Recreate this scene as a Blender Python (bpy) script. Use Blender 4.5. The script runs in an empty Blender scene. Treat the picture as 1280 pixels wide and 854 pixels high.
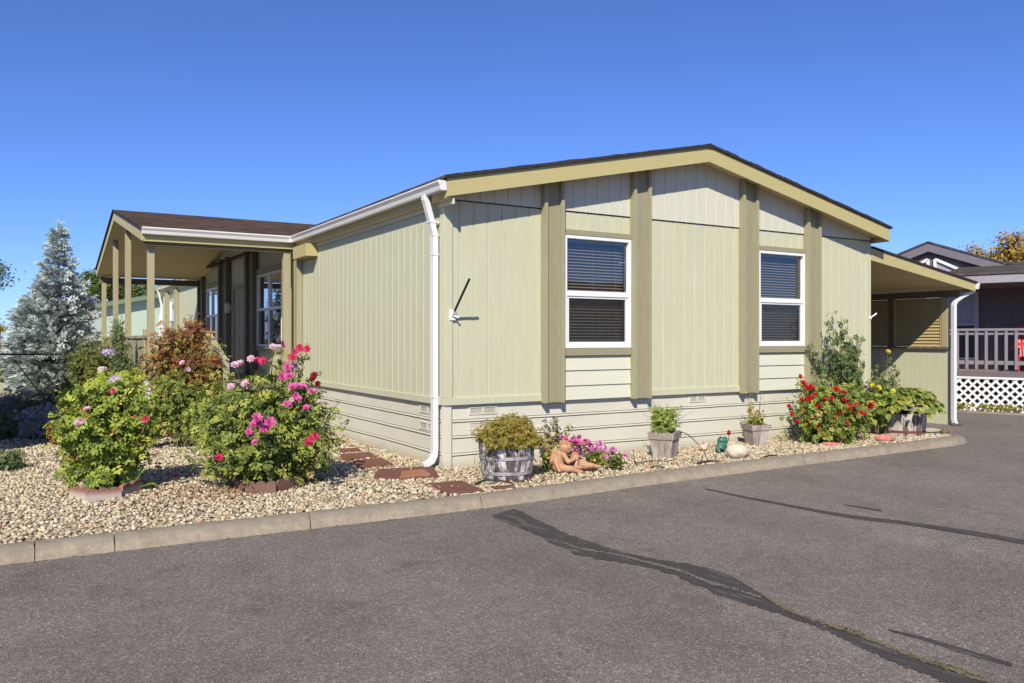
import bpy, math, random
import numpy as np
from mathutils import Vector, Matrix, Euler

rng = np.random.default_rng(7)
random.seed(7)
R = math.radians
scene = bpy.context.scene
COL = scene.collection

# ------------------------------------------------------------------ camera
CAM = np.array([-4.430, -8.924, 1.595]); FPX = 1016.03; HY = 423.28; YAW = 0.54341
FW = np.array([math.sin(YAW), math.cos(YAW), 0.0]); RT = np.array([math.cos(YAW), -math.sin(YAW), 0.0])
def at(u, v, Z):
    return CAM + Z*(FW + (u-640)/FPX*RT + np.array([0, 0, -(v-HY)/FPX]))
def on(u, v, ax, val):
    d = FW + (u-640)/FPX*RT + np.array([0, 0, -(v-HY)/FPX]); i = 'xyz'.index(ax)
    return CAM + (val-CAM[i])/d[i]*d
def gp(u, v, z=0.0): return on(u, v, 'z', z)

cd = bpy.data.cameras.new('camera'); cam = bpy.data.objects.new('camera', cd); COL.objects.link(cam)
cam.location = CAM; cam.rotation_euler = (R(90), 0, -YAW)
cd.sensor_width = 36; cd.lens = FPX/1280*36; cd.shift_y = -(427-HY)/1280
cd.clip_end = 3000; cd.clip_start = .05
scene.camera = cam

# ------------------------------------------------------------------ light
SUN = Vector((-0.82, -1.0, 1.05)).normalized()
el = math.asin(SUN.z); az = math.atan2(SUN.x, SUN.y)
w = bpy.data.worlds.new('World'); scene.world = w; w.use_nodes = True
nt = w.node_tree; bg = nt.nodes['Background']
sky = nt.nodes.new('ShaderNodeTexSky'); sky.sky_type = 'NISHITA'; sky.sun_disc = False
sky.sun_elevation = el; sky.sun_rotation = az % (2*math.pi)
sky.altitude = 1800; sky.air_density = 1.0; sky.dust_density = .55; sky.ozone_density = 6.0
tint = nt.nodes.new('ShaderNodeMix'); tint.data_type = 'RGBA'; tint.blend_type = 'MULTIPLY'; tint.inputs[0].default_value = 1
nt.links.new(sky.outputs[0], tint.inputs[6]); tint.inputs[7].default_value = (.80, .94, 1.34, 1)
nt.links.new(tint.outputs[2], bg.inputs[0]); bg.inputs[1].default_value = .082
sl = bpy.data.lights.new('sun', 'SUN'); sl.energy = 4.4; sl.angle = R(.53); sl.color = (1, .93, .79)
so = bpy.data.objects.new('sun', sl); COL.objects.link(so); so.location = (0, -20, 30)
so.rotation_euler = SUN.to_track_quat('Z', 'Y').to_euler()
vs = scene.view_settings; vs.view_transform = 'Standard'; vs.look = 'None'; vs.exposure = .53; vs.gamma = 1
vs.use_curve_mapping = False
scene.cycles.max_bounces = 8; scene.cycles.transparent_max_bounces = 16

# ------------------------------------------------------------------ materials
def node(nt, t, **k):
    n = nt.nodes.new(t)
    for a, b in k.items(): setattr(n, a, b)
    return n
def new_mat(name):
    m = bpy.data.materials.new(name); m.use_nodes = True
    return m, m.node_tree, m.node_tree.nodes['Principled BSDF']
def ramp(nt, fac, stops, interp='LINEAR'):
    r = node(nt, 'ShaderNodeValToRGB'); r.color_ramp.interpolation = interp
    e = r.color_ramp.elements
    while len(e) < len(stops): e.new(.5)
    for el_, (p, c) in zip(e, stops):
        el_.position = p; el_.color = tuple(c)+(1,)
    nt.links.new(fac, r.inputs[0]); return r.outputs[0]
def coords(nt, scale=(1, 1, 1), which='Object'):
    tc = node(nt, 'ShaderNodeTexCoord'); mp = node(nt, 'ShaderNodeMapping')
    mp.inputs['Scale'].default_value = scale
    nt.links.new(tc.outputs[which], mp.inputs[0]); return mp.outputs[0]
def noise(nt, vec, scale, detail=5, rough=.6):
    n = node(nt, 'ShaderNodeTexNoise'); n.inputs['Scale'].default_value = scale
    n.inputs['Detail'].default_value = detail; n.inputs['Roughness'].default_value = rough
    nt.links.new(vec, n.inputs['Vector']); return n.outputs[0]
def mixc(nt, fac, a, b, mode='MIX'):
    m = node(nt, 'ShaderNodeMix', data_type='RGBA', blend_type=mode)
    for s, v in ((0, fac), (6, a), (7, b)):
        if hasattr(v, 'links'): nt.links.new(v, m.inputs[s])
        elif s == 0: m.inputs[0].default_value = v
        else: m.inputs[s].default_value = tuple(v)+(1,)
    return m.outputs[2]
def mul(c, k): return tuple(min(1, x*k) for x in c)
def bump(nt, h, strength, dist, b):
    n = node(nt, 'ShaderNodeBump'); n.inputs['Strength'].default_value = strength; n.inputs['Distance'].default_value = dist
    nt.links.new(h, n.inputs['Height']); nt.links.new(n.outputs[0], b.inputs['Normal'])
def paint(name, c, var=.07, rough=.6, stain=.12, stain_c=None, grain=(6, 6, .6), bstr=.25, spec=.3, metal=0, coat=0):
    """painted board: faint grain along z (or along the given stretch), broad weathering blotches"""
    m, nt, b = new_mat(name)
    v = coords(nt, grain); g = noise(nt, v, 6, 6, .65)
    v2 = coords(nt); big = noise(nt, v2, .9, 4, .6)
    col = ramp(nt, g, [(.25, mul(c, 1-var)), (.75, mul(c, 1+var))])
    sc = stain_c or mul(c, .72)
    f = node(nt, 'ShaderNodeMapRange'); f.inputs[1].default_value = .5; f.inputs[2].default_value = .78
    f.inputs[4].default_value = stain; f.clamp = True
    nt.links.new(big, f.inputs[0])
    col = mixc(nt, f.outputs[0], col, sc)
    nt.links.new(col, b.inputs['Base Color']); b.inputs['Roughness'].default_value = rough
    b.inputs['Specular IOR Level'].default_value = spec; b.inputs['Metallic'].default_value = metal
    if bstr: bump(nt, g, bstr, .004, b)
    return m
def plain(name, c, rough=.5, spec=.4, metal=0, var=.06, scale=12):
    m, nt, b = new_mat(name)
    n = noise(nt, coords(nt), scale, 4)
    nt.links.new(ramp(nt, n, [(.3, mul(c, 1-var)), (.7, mul(c, 1+var))]), b.inputs['Base Color'])
    b.inputs['Roughness'].default_value = rough; b.inputs['Specular IOR Level'].default_value = spec; b.inputs['Metallic'].default_value = metal
    return m
def leafmat(name, stops, trans=.35, rough=.55, spec=.22, gain=1.42):
    m, nt, b = new_mat(name)
    a = node(nt, 'ShaderNodeAttribute', attribute_name='rnd')
    col = ramp(nt, a.outputs['Fac'], [(p, tuple(min(.72, x*gain) for x in c)) for p, c in stops])
    n = noise(nt, coords(nt), 30, 2)
    col = mixc(nt, .25, col, ramp(nt, n, [(.3, (.55, .55, .55)), (.7, (1, 1, 1))]), 'MULTIPLY')
    nt.links.new(col, b.inputs['Base Color']); b.inputs['Roughness'].default_value = rough; b.inputs['Specular IOR Level'].default_value = spec
    t = node(nt, 'ShaderNodeBsdfTranslucent'); nt.links.new(col, t.inputs[0])
    mx = node(nt, 'ShaderNodeMixShader'); mx.inputs[0].default_value = trans
    nt.links.new(b.outputs[0], mx.inputs[1]); nt.links.new(t.outputs[0], mx.inputs[2])
    nt.links.new(mx.outputs[0], nt.nodes['Material Output'].inputs[0])
    return m
def glassmat(name, tint, refl=1.0):
    m, nt, b = new_mat(name); nt.nodes.remove(b)
    t = node(nt, 'ShaderNodeBsdfTransparent'); t.inputs[0].default_value = tuple(tint)+(1,)
    g = node(nt, 'ShaderNodeBsdfGlossy'); g.inputs['Roughness'].default_value = .004; g.inputs[0].default_value = (.95, .97, 1, 1)
    ge = node(nt, 'ShaderNodeNewGeometry'); dt = node(nt, 'ShaderNodeVectorMath', operation='DOT_PRODUCT')
    nt.links.new(ge.outputs['Normal'], dt.inputs[0]); nt.links.new(ge.outputs['Incoming'], dt.inputs[1])
    ab = node(nt, 'ShaderNodeMath', operation='ABSOLUTE'); nt.links.new(dt.outputs['Value'], ab.inputs[0])
    om = node(nt, 'ShaderNodeMath', operation='SUBTRACT'); om.inputs[0].default_value = 1; nt.links.new(ab.outputs[0], om.inputs[1])
    pw = node(nt, 'ShaderNodeMath', operation='POWER'); pw.inputs[1].default_value = 5; nt.links.new(om.outputs[0], pw.inputs[0])
    fa = node(nt, 'ShaderNodeMath', operation='MULTIPLY_ADD'); fa.inputs[1].default_value = .94; fa.inputs[2].default_value = .06; nt.links.new(pw.outputs[0], fa.inputs[0])
    mm = node(nt, 'ShaderNodeMath', operation='MULTIPLY'); mm.inputs[1].default_value = refl; mm.use_clamp = True
    nt.links.new(fa.outputs[0], mm.inputs[0])
    wv = noise(nt, coords(nt), 1.6, 1); bp_ = node(nt, 'ShaderNodeBump'); bp_.inputs['Strength'].default_value = .05; bp_.inputs['Distance'].default_value = .02
    nt.links.new(wv, bp_.inputs['Height']); nt.links.new(bp_.outputs[0], g.inputs['Normal'])
    mx = node(nt, 'ShaderNodeMixShader'); nt.links.new(mm.outputs[0], mx.inputs[0])
    nt.links.new(t.outputs[0], mx.inputs[1]); nt.links.new(g.outputs[0], mx.inputs[2])
    nt.links.new(mx.outputs[0], nt.nodes['Material Output'].inputs[0]); return m
def screenmat():
    m, nt, b = new_mat('insect_screen')
    b.inputs['Base Color'].default_value = (.03, .028, .027, 1); b.inputs['Roughness'].default_value = .8
    t = node(nt, 'ShaderNodeBsdfTransparent'); mx = node(nt, 'ShaderNodeMixShader'); mx.inputs[0].default_value = .38
    nt.links.new(t.outputs[0], mx.inputs[1]); nt.links.new(b.outputs[0], mx.inputs[2])
    nt.links.new(mx.outputs[0], nt.nodes['Material Output'].inputs[0]); return m
def shingles(name, c, scale=1.0):
    m, nt, b = new_mat(name)
    uv = coords(nt, which='UV')
    br = node(nt, 'ShaderNodeTexBrick'); br.offset = .37; br.offset_frequency = 2
    for k, v in (('Scale', 1.0), ('Mortar Size', .006), ('Brick Width', .26), ('Row Height', .13), ('Bias', 0)): br.inputs[k].default_value = v
    br.inputs['Color1'].default_value = tuple(mul(c, .62))+(1,); br.inputs['Color2'].default_value = tuple(mul(c, 1.45))+(1,)
    br.inputs['Mortar'].default_value = tuple(mul(c, .3))+(1,)
    nt.links.new(uv, br.inputs[0])
    n = noise(nt, coords(nt), 26, 8, .85)
    col = mixc(nt, .9, br.outputs[0], ramp(nt, n, [(.34, (.42, .42, .42)), (.66, (1.75, 1.65, 1.55))]), 'MULTIPLY')
    nt.links.new(col, b.inputs['Base Color']); b.inputs['Roughness'].default_value = .95; b.inputs['Specular IOR Level'].default_value = .15
    bump(nt, n, .6, .01, b); return m
def asphalt():
    m, nt, b = new_mat('asphalt')
    v = coords(nt)
    vo = node(nt, 'ShaderNodeTexVoronoi'); vo.inputs['Scale'].default_value = 125; nt.links.new(v, vo.inputs[0])
    vo2 = node(nt, 'ShaderNodeTexVoronoi'); vo2.inputs['Scale'].default_value = 60; nt.links.new(v, vo2.inputs[0])
    sep = node(nt, 'ShaderNodeSeparateColor'); nt.links.new(vo.outputs['Color'], sep.inputs[0])
    sep2 = node(nt, 'ShaderNodeSeparateColor'); nt.links.new(vo2.outputs['Color'], sep2.inputs[0])
    c1 = ramp(nt, sep.outputs[0], [(0, (.108, .095, .083)), (.45, (.157, .137, .119)), (.85, (.206, .181, .158)), (1, (.36, .315, .275))])
    c2 = ramp(nt, sep2.outputs[1], [(0, (.86, .86, .86)), (.6, (1, 1, 1)), (1, (1.14, 1.13, 1.12))])
    col = mixc(nt, 1, c1, c2, 'MULTIPLY')
    n1 = noise(nt, v, .55, 6, .62); n2 = noise(nt, coords(nt, (1.6, .18, 1)), .8, 4, .6); n3 = noise(nt, v, 7, 5, .7)
    col = mixc(nt, 1, col, ramp(nt, n1, [(.3, (.80, .80, .81)), (.7, (1.16, 1.14, 1.13))]), 'MULTIPLY')
    col = mixc(nt, 1, col, ramp(nt, n2, [(.3, (.9, .9, .9)), (.7, (1.1, 1.09, 1.08))]), 'MULTIPLY')
    col = mixc(nt, 1, col, ramp(nt, n3, [(.3, (.9, .9, .9)), (.7, (1.1, 1.1, 1.1))]), 'MULTIPLY')
    n4 = noise(nt, coords(nt), 1.7, 5, .6)     # oil drips and damp-looking blotches
    col = mixc(nt, 1, col, ramp(nt, n4, [(.60, (1, 1, 1)), (.72, (.80, .79, .78))]), 'MULTIPLY')
    tc = node(nt, 'ShaderNodeTexCoord'); sp = node(nt, 'ShaderNodeSeparateXYZ'); nt.links.new(tc.outputs['Object'], sp.inputs[0])
    ad = node(nt, 'ShaderNodeMath', operation='MULTIPLY_ADD'); ad.inputs[1].default_value = .35; nt.links.new(n3, ad.inputs[0]); nt.links.new(sp.outputs[1], ad.inputs[2])
    col = mixc(nt, 1, col, ramp(nt, ad.outputs[0], [(0, (1, 1, 1)), (1, (1, 1, 1))]), 'MULTIPLY') if False else col
    nt.links.new(col, b.inputs['Base Color']); b.inputs['Roughness'].default_value = .88; b.inputs['Specular IOR Level'].default_value = .25
    bump(nt, vo.outputs['Distance'], .8, .006, b); return m
def concrete(name, c, dirt=(.16, .13, .09)):
    m, nt, b = new_mat(name); v = coords(nt)
    n1 = noise(nt, v, 3, 6, .7); n2 = noise(nt, v, 70, 4, .7); n3 = noise(nt, v, 14, 5, .7)
    col = ramp(nt, n3, [(.3, mul(c, .8)), (.7, mul(c, 1.15))])
    col = mixc(nt, .8, col, ramp(nt, n2, [(.3, (.7, .7, .7)), (.7, (1.1, 1.1, 1.1))]), 'MULTIPLY')
    f = node(nt, 'ShaderNodeMapRange'); f.inputs[1].default_value = .48; f.inputs[2].default_value = .7; f.inputs[4].default_value = .55
    nt.links.new(n1, f.inputs[0]); col = mixc(nt, f.outputs[0], col, dirt)
    nt.links.new(col, b.inputs['Base Color']); b.inputs['Roughness'].default_value = .92; b.inputs['Specular IOR Level'].default_value = .2
    bump(nt, n2, .5, .006, b); return m
def gravelbase():
    m, nt, b = new_mat('gravel_base'); v = coords(nt)
    vo = node(nt, 'ShaderNodeTexVoronoi'); vo.inputs['Scale'].default_value = 34; nt.links.new(v, vo.inputs[0])
    sep = node(nt, 'ShaderNodeSeparateColor'); nt.links.new(vo.outputs['Color'], sep.inputs[0])
    col = ramp(nt, sep.outputs[0], [(0, (.16, .13, .1)), (.3, (.33, .27, .2)), (.7, (.5, .43, .33)), (1, (.62, .56, .46))])
    edge = ramp(nt, vo.outputs['Distance'], [(.25, (1, 1, 1)), (.6, (.45, .42, .38))])
    col = mixc(nt, 1, col, edge, 'MULTIPLY')
    nt.links.new(col, b.inputs['Base Color']); b.inputs['Roughness'].default_value = .9
    bump(nt, vo.outputs['Distance'], -.9, .02, b); return m
def rndmat(name, stops, rough=.8, interp='LINEAR', spec=.25, mottled=25):
    m, nt, b = new_mat(name)
    a = node(nt, 'ShaderNodeAttribute', attribute_name='rnd')
    col = ramp(nt, a.outputs['Fac'], stops, interp)
    n = noise(nt, coords(nt), mottled, 4, .7)
    col = mixc(nt, .6, col, ramp(nt, n, [(.3, (.72, .7, .68)), (.7, (1.08, 1.08, 1.08))]), 'MULTIPLY')
    nt.links.new(col, b.inputs['Base Color']); b.inputs['Roughness'].default_value = rough; b.inputs['Specular IOR Level'].default_value = spec
    return m
def peeling(name, c_paint, c_wood, amount=.5, scale=5, stretch=(1, 1, .35)):
    m, nt, b = new_mat(name)
    n = noise(nt, coords(nt, stretch), scale, 8, .75); g = noise(nt, coords(nt, (9, 9, .5)), 7, 5)
    wood = ramp(nt, g, [(.3, mul(c_wood, .6)), (.7, mul(c_wood, 1.3))])
    f = node(nt, 'ShaderNodeMapRange'); f.inputs[1].default_value = amount-.04; f.inputs[2].default_value = amount+.04
    nt.links.new(n, f.inputs[0]); col = mixc(nt, f.outputs[0], wood, c_paint)
    nt.links.new(col, b.inputs['Base Color']); b.inputs['Roughness'].default_value = .85
    bump(nt, f.outputs[0], .4, .004, b); return m

SIDING = (.485, .482, .335)
M = {}
M['siding'] = paint('siding_paint', SIDING, .06, .55, .17, grain=(3, 3, .25))
M['gable'] = paint('gable_paint', (.535, .525, .43), .04, .55, .08, grain=(3, 3, .3))
M['lap'] = paint('lap_paint', (.575, .57, .455), .04, .55, .10, grain=(.4, 3, 5))
M['skirt'] = paint('skirting_paint', (.575, .555, .455), .045, .5, .16, stain_c=(.45, .40, .29), grain=(.3, .3, 8), bstr=.35)
M['olive'] = paint('olive_trim', (.275, .252, .158), .13, .65, .35, stain_c=(.22, .215, .15), grain=(9, 9, .8), bstr=.5)
M['olive2'] = paint('olive_batten', (.31, .288, .18), .12, .65, .35, stain_c=(.24, .23, .155), grain=(9, 9, .8), bstr=.5)
M['tan'] = paint('rake_paint', (.43, .372, .172), .07, .55, .12, grain=(.7, .7, 9), bstr=.3)
M['tanpost'] = paint('post_paint', (.34, .30, .185), .09, .6, .2, grain=(9, 9, .7), bstr=.4)
M['ceil'] = paint('porch_ceiling', (.66, .54, .31), .06, .6, .12, grain=(.6, 6, 6))
M['beam_shade'] = paint('beam_shade_paint', (.14, .115, .07), .1, .6, .2, grain=(1, 1, 6))  # dark beams; also puts the porch shade into the pilaster colour
M['white'] = plain('white_vinyl', (.72, .72, .71), .4, .4, var=.03)
M['gutter'] = paint('gutter_enamel', (.66, .65, .63), .04, .35, .2, stain_c=(.5, .47, .4), grain=(.6, .6, 3), bstr=0, spec=.5)
M['spout'] = paint('downspout_enamel', (.66, .665, .67), .03, .35, .12, stain_c=(.6, .58, .52), grain=(5, 5, .5), bstr=0, spec=.5)
M['roof'] = shingles('roof_shingles', (.070, .046, .030))
M['roofedge'] = plain('shingle_edge', (.035, .03, .028), .9, .2, var=.4, scale=20)
M['vent'] = plain('vent_grey', (.50, .47, .38), .6)
M['ventdark'] = plain('vent_mesh', (.20, .185, .15), .8)
M['glass'] = glassmat('window_glass', (.84, .84, .84), 2.2)
M['glass2'] = glassmat('porch_glass', (.5, .5, .5), 2.6)
M['screen'] = screenmat()
M['blind'] = plain('blind_slats', (.23, .20, .17), .5)
M['interior'] = plain('dark_interior', (.06, .055, .05), .9)
M['louver'] = paint('louver_stain', (.40, .315, .15), .14, .6, .3, stain_c=(.26, .2, .1), grain=(1, 1.2, 14), bstr=.3)
M['louverframe'] = paint('louver_frame', (.13, .105, .065), .1, .6, .2)
M['black'] = plain('black_metal', (.012, .012, .012), .45, .5)
M['grey_metal'] = plain('galvanised', (.45, .46, .46), .4, .5, .6)
M['asphalt'] = asphalt()
def tarmat():
    m, nt, b = new_mat('tar')
    n = noise(nt, coords(nt, (9, 1.1, 1)), 3.2, 7, .72); g = noise(nt, coords(nt), 90, 3, .7)
    f = node(nt, 'ShaderNodeMapRange'); f.inputs[1].default_value = .53; f.inputs[2].default_value = .62; f.inputs[4].default_value = .9
    nt.links.new(n, f.inputs[0])
    tc_ = ramp(nt, g, [(.3, (.034, .030, .028)), (.7, (.076, .068, .062))])
    nt.links.new(mixc(nt, f.outputs[0], tc_, (.12, .105, .097)), b.inputs['Base Color']); b.inputs['Roughness'].default_value = .8; b.inputs['Specular IOR Level'].default_value = .2
    bump(nt, g, .4, .004, b); return m
M['tar'] = tarmat()
M['moss'] = plain('moss', (.135, .108, .07), .95, .1, var=.5, scale=25)
M['kerb'] = concrete('kerb_concrete', (.315, .27, .20), (.17, .135, .09))
def kerb_grime(m):
    nt = m.node_tree; b = nt.nodes['Principled BSDF']; src = b.inputs['Base Color'].links[0].from_socket
    tc = node(nt, 'ShaderNodeTexCoord'); sp = node(nt, 'ShaderNodeSeparateXYZ'); nt.links.new(tc.outputs['Object'], sp.inputs[0])
    n = noise(nt, coords(nt, (1, 1, 1)), 6, 5, .7); ad = node(nt, 'ShaderNodeMath', operation='MULTIPLY_ADD'); ad.inputs[1].default_value = .07; 
    nt.links.new(n, ad.inputs[0]); nt.links.new(sp.outputs[2], ad.inputs[2])
    f = node(nt, 'ShaderNodeMapRange'); f.inputs[1].default_value = -.01; f.inputs[2].default_value = .05; f.inputs[4].default_value = .85; nt.links.new(ad.outputs[0], f.inputs[0])
    nt.links.new(mixc(nt, f.outputs[0], src, (.185, .155, .125)), b.inputs['Base Color'])
kerb_grime(M['kerb'])
M['slab'] = concrete('slab_concrete', (.55, .49, .39), (.35, .3, .22))
M['gravelbase'] = gravelbase()
M['pebble'] = rndmat('pebbles', [(0, (.09, .075, .06)), (.12, (.19, .15, .11)), (.3, (.32, .25, .155)), (.55, (.46, .38, .25)), (.8, (.56, .48, .345)), (.96, (.66, .60, .48)), (1, (.36, .18, .08))], .75, mottled=40)
M['soil'] = plain('dry_ground', (.30, .26, .17), .95, .1, var=.3, scale=3)
M['lawn'] = plain('dry_lawn', (.42, .41, .25), .95, .1, var=.35, scale=6)
M['litter'] = rndmat('leaf_litter', [(0, (.10, .05, .025)), (.5, (.24, .12, .04)), (1, (.42, .24, .08))], .9)
M['paver'] = concrete('paver_red', (.17, .075, .055), (.11, .062, .05))
M['paver2'] = concrete('paver_orange', (.33, .15, .085), (.28, .15, .1))
M['edging'] = concrete('edging_terracotta', (.26, .13, .095), (.36, .27, .23))
def bloom(m, col, z0, z1, amt):
    nt = m.node_tree; b = nt.nodes['Principled BSDF']; src = b.inputs['Base Color'].links[0].from_socket
    tc = node(nt, 'ShaderNodeTexCoord'); sp = node(nt, 'ShaderNodeSeparateXYZ'); nt.links.new(tc.outputs['Object'], sp.inputs[0])
    n = noise(nt, coords(nt), 9, 5, .7); ad = node(nt, 'ShaderNodeMath', operation='MULTIPLY_ADD'); ad.inputs[1].default_value = .06
    nt.links.new(n, ad.inputs[0]); nt.links.new(sp.outputs[2], ad.inputs[2])
    f = node(nt, 'ShaderNodeMapRange'); f.inputs[1].default_value = z0; f.inputs[2].default_value = z1; f.inputs[3].default_value = amt; f.inputs[4].default_value = 0
    nt.links.new(ad.outputs[0], f.inputs[0]); nt.links.new(mixc(nt, f.outputs[0], src, col), b.inputs['Base Color'])
bloom(M['edging'], (.50, .42, .385), .07, .12, .8)
bloom(M['skirt'], (.37, .31, .215), .02, .15, .65)
M['edging2'] = concrete('edging_shaded', (.19, .11, .085), (.1, .07, .06))  # edging colour darkened for the shade under the rose leaves
M['redstone'] = concrete('red_stone', (.52, .20, .155), (.4, .22, .18))
M['boulder'] = concrete('boulder', (.55, .49, .38), (.42, .35, .25))
M['terracotta'] = concrete('terracotta', (.48, .275, .165), (.28, .155, .10))
M['terracotta_dark'] = concrete('terracotta_hair', (.40, .195, .10), (.22, .11, .07))
M['frog'] = plain('frog_green', (.045, .14, .10), .45, .4, var=.35, scale=25)
M['peach'] = plain('peach_ceramic', (.66, .42, .30), .6, var=.2, scale=30)
M['cane'] = plain('cane_bark', (.12, .10, .05), .8, var=.3)
M['bark'] = plain('tree_bark', (.09, .07, .05), .95, .1, var=.4)
M['barrelwood'] = peeling('whitewashed_staves', (.56, .525, .535), (.09, .075, .07), .52, 7)
M['hoop'] = plain('rusty_hoop', (.30, .275, .28), .6, var=.35, scale=20)
M['greywood'] = peeling('weathered_cedar', (.44, .38, .345), (.30, .245, .21), .55, 5)
M['hostawood'] = peeling('weathered_white_stave', (.46, .41, .38), (.15, .10, .08), .5, 7)
M['redhoop'] = plain('rust_red_hoop', (.14, .045, .03), .7, var=.3)
M['potsoil'] = plain('potting_soil', (.04, .03, .02), .95)
M['charcoal'] = paint('charcoal_siding', (.15, .115, .12), .12, .6, .15)
M['greyfascia'] = paint('grey_fascia', (.31, .29, .31), .06, .55, .12, grain=(.6, .6, 8))
M['greyrail'] = paint('grey_rail', (.22, .20, .215), .07, .6, .12)
M['lattice'] = plain('white_lattice', (.78, .77, .76), .5, var=.03)
M['nroof'] = shingles('dark_shingles', (.06, .056, .066))
M['nroof2'] = shingles('brown_shingles', (.070, .060, .056))
M['deckwood'] = paint('deck_boards', (.3, .25, .2), .12, .7, .2)
M['red'] = plain('red_plastic', (.55, .025, .02), .45)
M['nwhite'] = plain('window_trim_grey', (.42, .41, .44), .5)
M['greyrake'] = paint('grey_rake', (.16, .145, .165), .06, .55, .12)
M['nblind'] = plain('grey_blind', (.32, .31, .34), .6)
M['sage'] = paint('sage_siding', (.42, .50, .42), .04, .6, .08)
M['greenfascia'] = paint('green_fascia', (.15, .22, .14), .06, .6, .1)
M['cream'] = paint('cream_wall', (.6, .55, .4), .05, .6, .1)
M['copper'] = plain('orange_rail', (.42, .17, .05), .6)

# foliage
M['rose_leaf'] = leafmat('rose_leaf', [(0, (.05, .08, .018)), (.3, (.12, .16, .026)), (.65, (.235, .285, .045)), (.88, (.34, .37, .065)), (.95, (.38, .26, .06)), (1, (.38, .13, .045))], .28)
M['rose_leaf2'] = leafmat('rose_leaf_olive', [(0, (.042, .066, .018)), (.35, (.11, .142, .028)), (.7, (.215, .25, .045)), (.92, (.33, .33, .07)), (1, (.30, .11, .06))], .28)
M['darkrose_leaf'] = leafmat('rose_leaf_dark', [(0, (.045, .08, .03)), (.5, (.10, .145, .05)), (.85, (.19, .215, .08)), (.95, (.27, .2, .09)), (1, (.24, .08, .05))], .35)
M['rust_leaf'] = leafmat('rust_leaf', [(0, (.07, .07, .02)), (.2, (.17, .07, .03)), (.45, (.30, .11, .05)), (.62, (.40, .17, .06)), (.78, (.40, .28, .07)), (.9, (.34, .34, .07)), (1, (.16, .19, .04))], .35, gain=1.0)
M['lime_leaf'] = leafmat('lime_leaf', [(0, (.16, .21, .03)), (.4, (.30, .35, .04)), (.8, (.44, .46, .07)), (1, (.52, .5, .1))], .4, gain=1.35)
M['dark_leaf'] = leafmat('dark_leaf', [(0, (.03, .045, .02)), (.6, (.065, .09, .035)), (1, (.14, .14, .06))], gain=2.8)
M['olive_leaf'] = leafmat('olive_leaf', [(0, (.06, .075, .02)), (.6, (.13, .145, .036)), (1, (.22, .21, .06))])
M['barrel_leaf'] = leafmat('barrel_leaf', [(0, (.11, .10, .02)), (.4, (.25, .215, .04)), (.7, (.36, .29, .05)), (.85, (.34, .17, .07)), (1, (.2, .27, .04))], .4, gain=1.2)
M['herb_leaf'] = leafmat('herb_leaf', [(0, (.11, .16, .03)), (.5, (.23, .29, .06)), (1, (.36, .37, .14))], .4, gain=1.4)
M['ochre_leaf'] = leafmat('ochre_leaf', [(0, (.24, .2, .05)), (.5, (.45, .34, .09)), (1, (.55, .38, .16))])
M['hosta_leaf'] = leafmat('hosta_leaf', [(0, (.13, .18, .04)), (.5, (.26, .30, .06)), (.8, (.42, .41, .10)), (1, (.55, .46, .09))], .3, .45, gain=1)
M['purple_leaf'] = leafmat('lavender_leaf', [(0, (.08, .085, .075)), (.7, (.16, .16, .14)), (1, (.22, .17, .24))], gain=3.4)
M['broad_leaf'] = leafmat('broad_leaf', [(0, (.16, .25, .04)), (1, (.28, .36, .07))], gain=1.2)
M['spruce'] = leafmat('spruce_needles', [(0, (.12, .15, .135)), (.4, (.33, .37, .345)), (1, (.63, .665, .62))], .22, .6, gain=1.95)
M['autumn_leaf'] = leafmat('autumn_leaf', [(0, (.22, .16, .04)), (.5, (.46, .29, .055)), (1, (.55, .42, .1))], gain=1.1)
M['tree_leaf'] = leafmat('tree_leaf', [(0, (.05, .08, .02)), (.6, (.13, .165, .04)), (1, (.22, .23, .06))], gain=1.3)
M['yellow_leaf'] = leafmat('yellow_green_leaf', [(0, (.15, .15, .03)), (.6, (.29, .27, .045)), (1, (.38, .33, .07))], gain=1.2)
def petalmat(n, a, b_): return leafmat(n, [(0, a), (.6, b_), (1, mul(b_, 1.25))], .3, .55, gain=1)
M['pink'] = petalmat('pink_petals', (.56, .03, .20), (.68, .17, .40))
M['palepink'] = petalmat('pale_pink_petals', (.70, .28, .46), (.85, .52, .62))
M['crimson'] = petalmat('crimson_petals', (.42, .01, .05), (.62, .06, .15))
M['redp'] = petalmat('red_petals', (.34, .004, .010), (.50, .010, .018))
M['darkred'] = petalmat('dark_red_petals', (.12, .005, .012), (.2, .01, .02))
M['lilac'] = petalmat('lilac_petals', (.42, .33, .62), (.62, .5, .78))
M['yellowp'] = petalmat('yellow_petals', (.68, .45, .02), (.8, .62, .05))
M['magenta'] = petalmat('magenta_petals', (.52, .08, .34), (.72, .30, .55))
M['cream_p'] = petalmat('cream_petals', (.74, .5, .42), (.85, .68, .55))
M['whitep'] = petalmat('white_petals', (.7, .68, .64), (.82, .8, .76))

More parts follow.
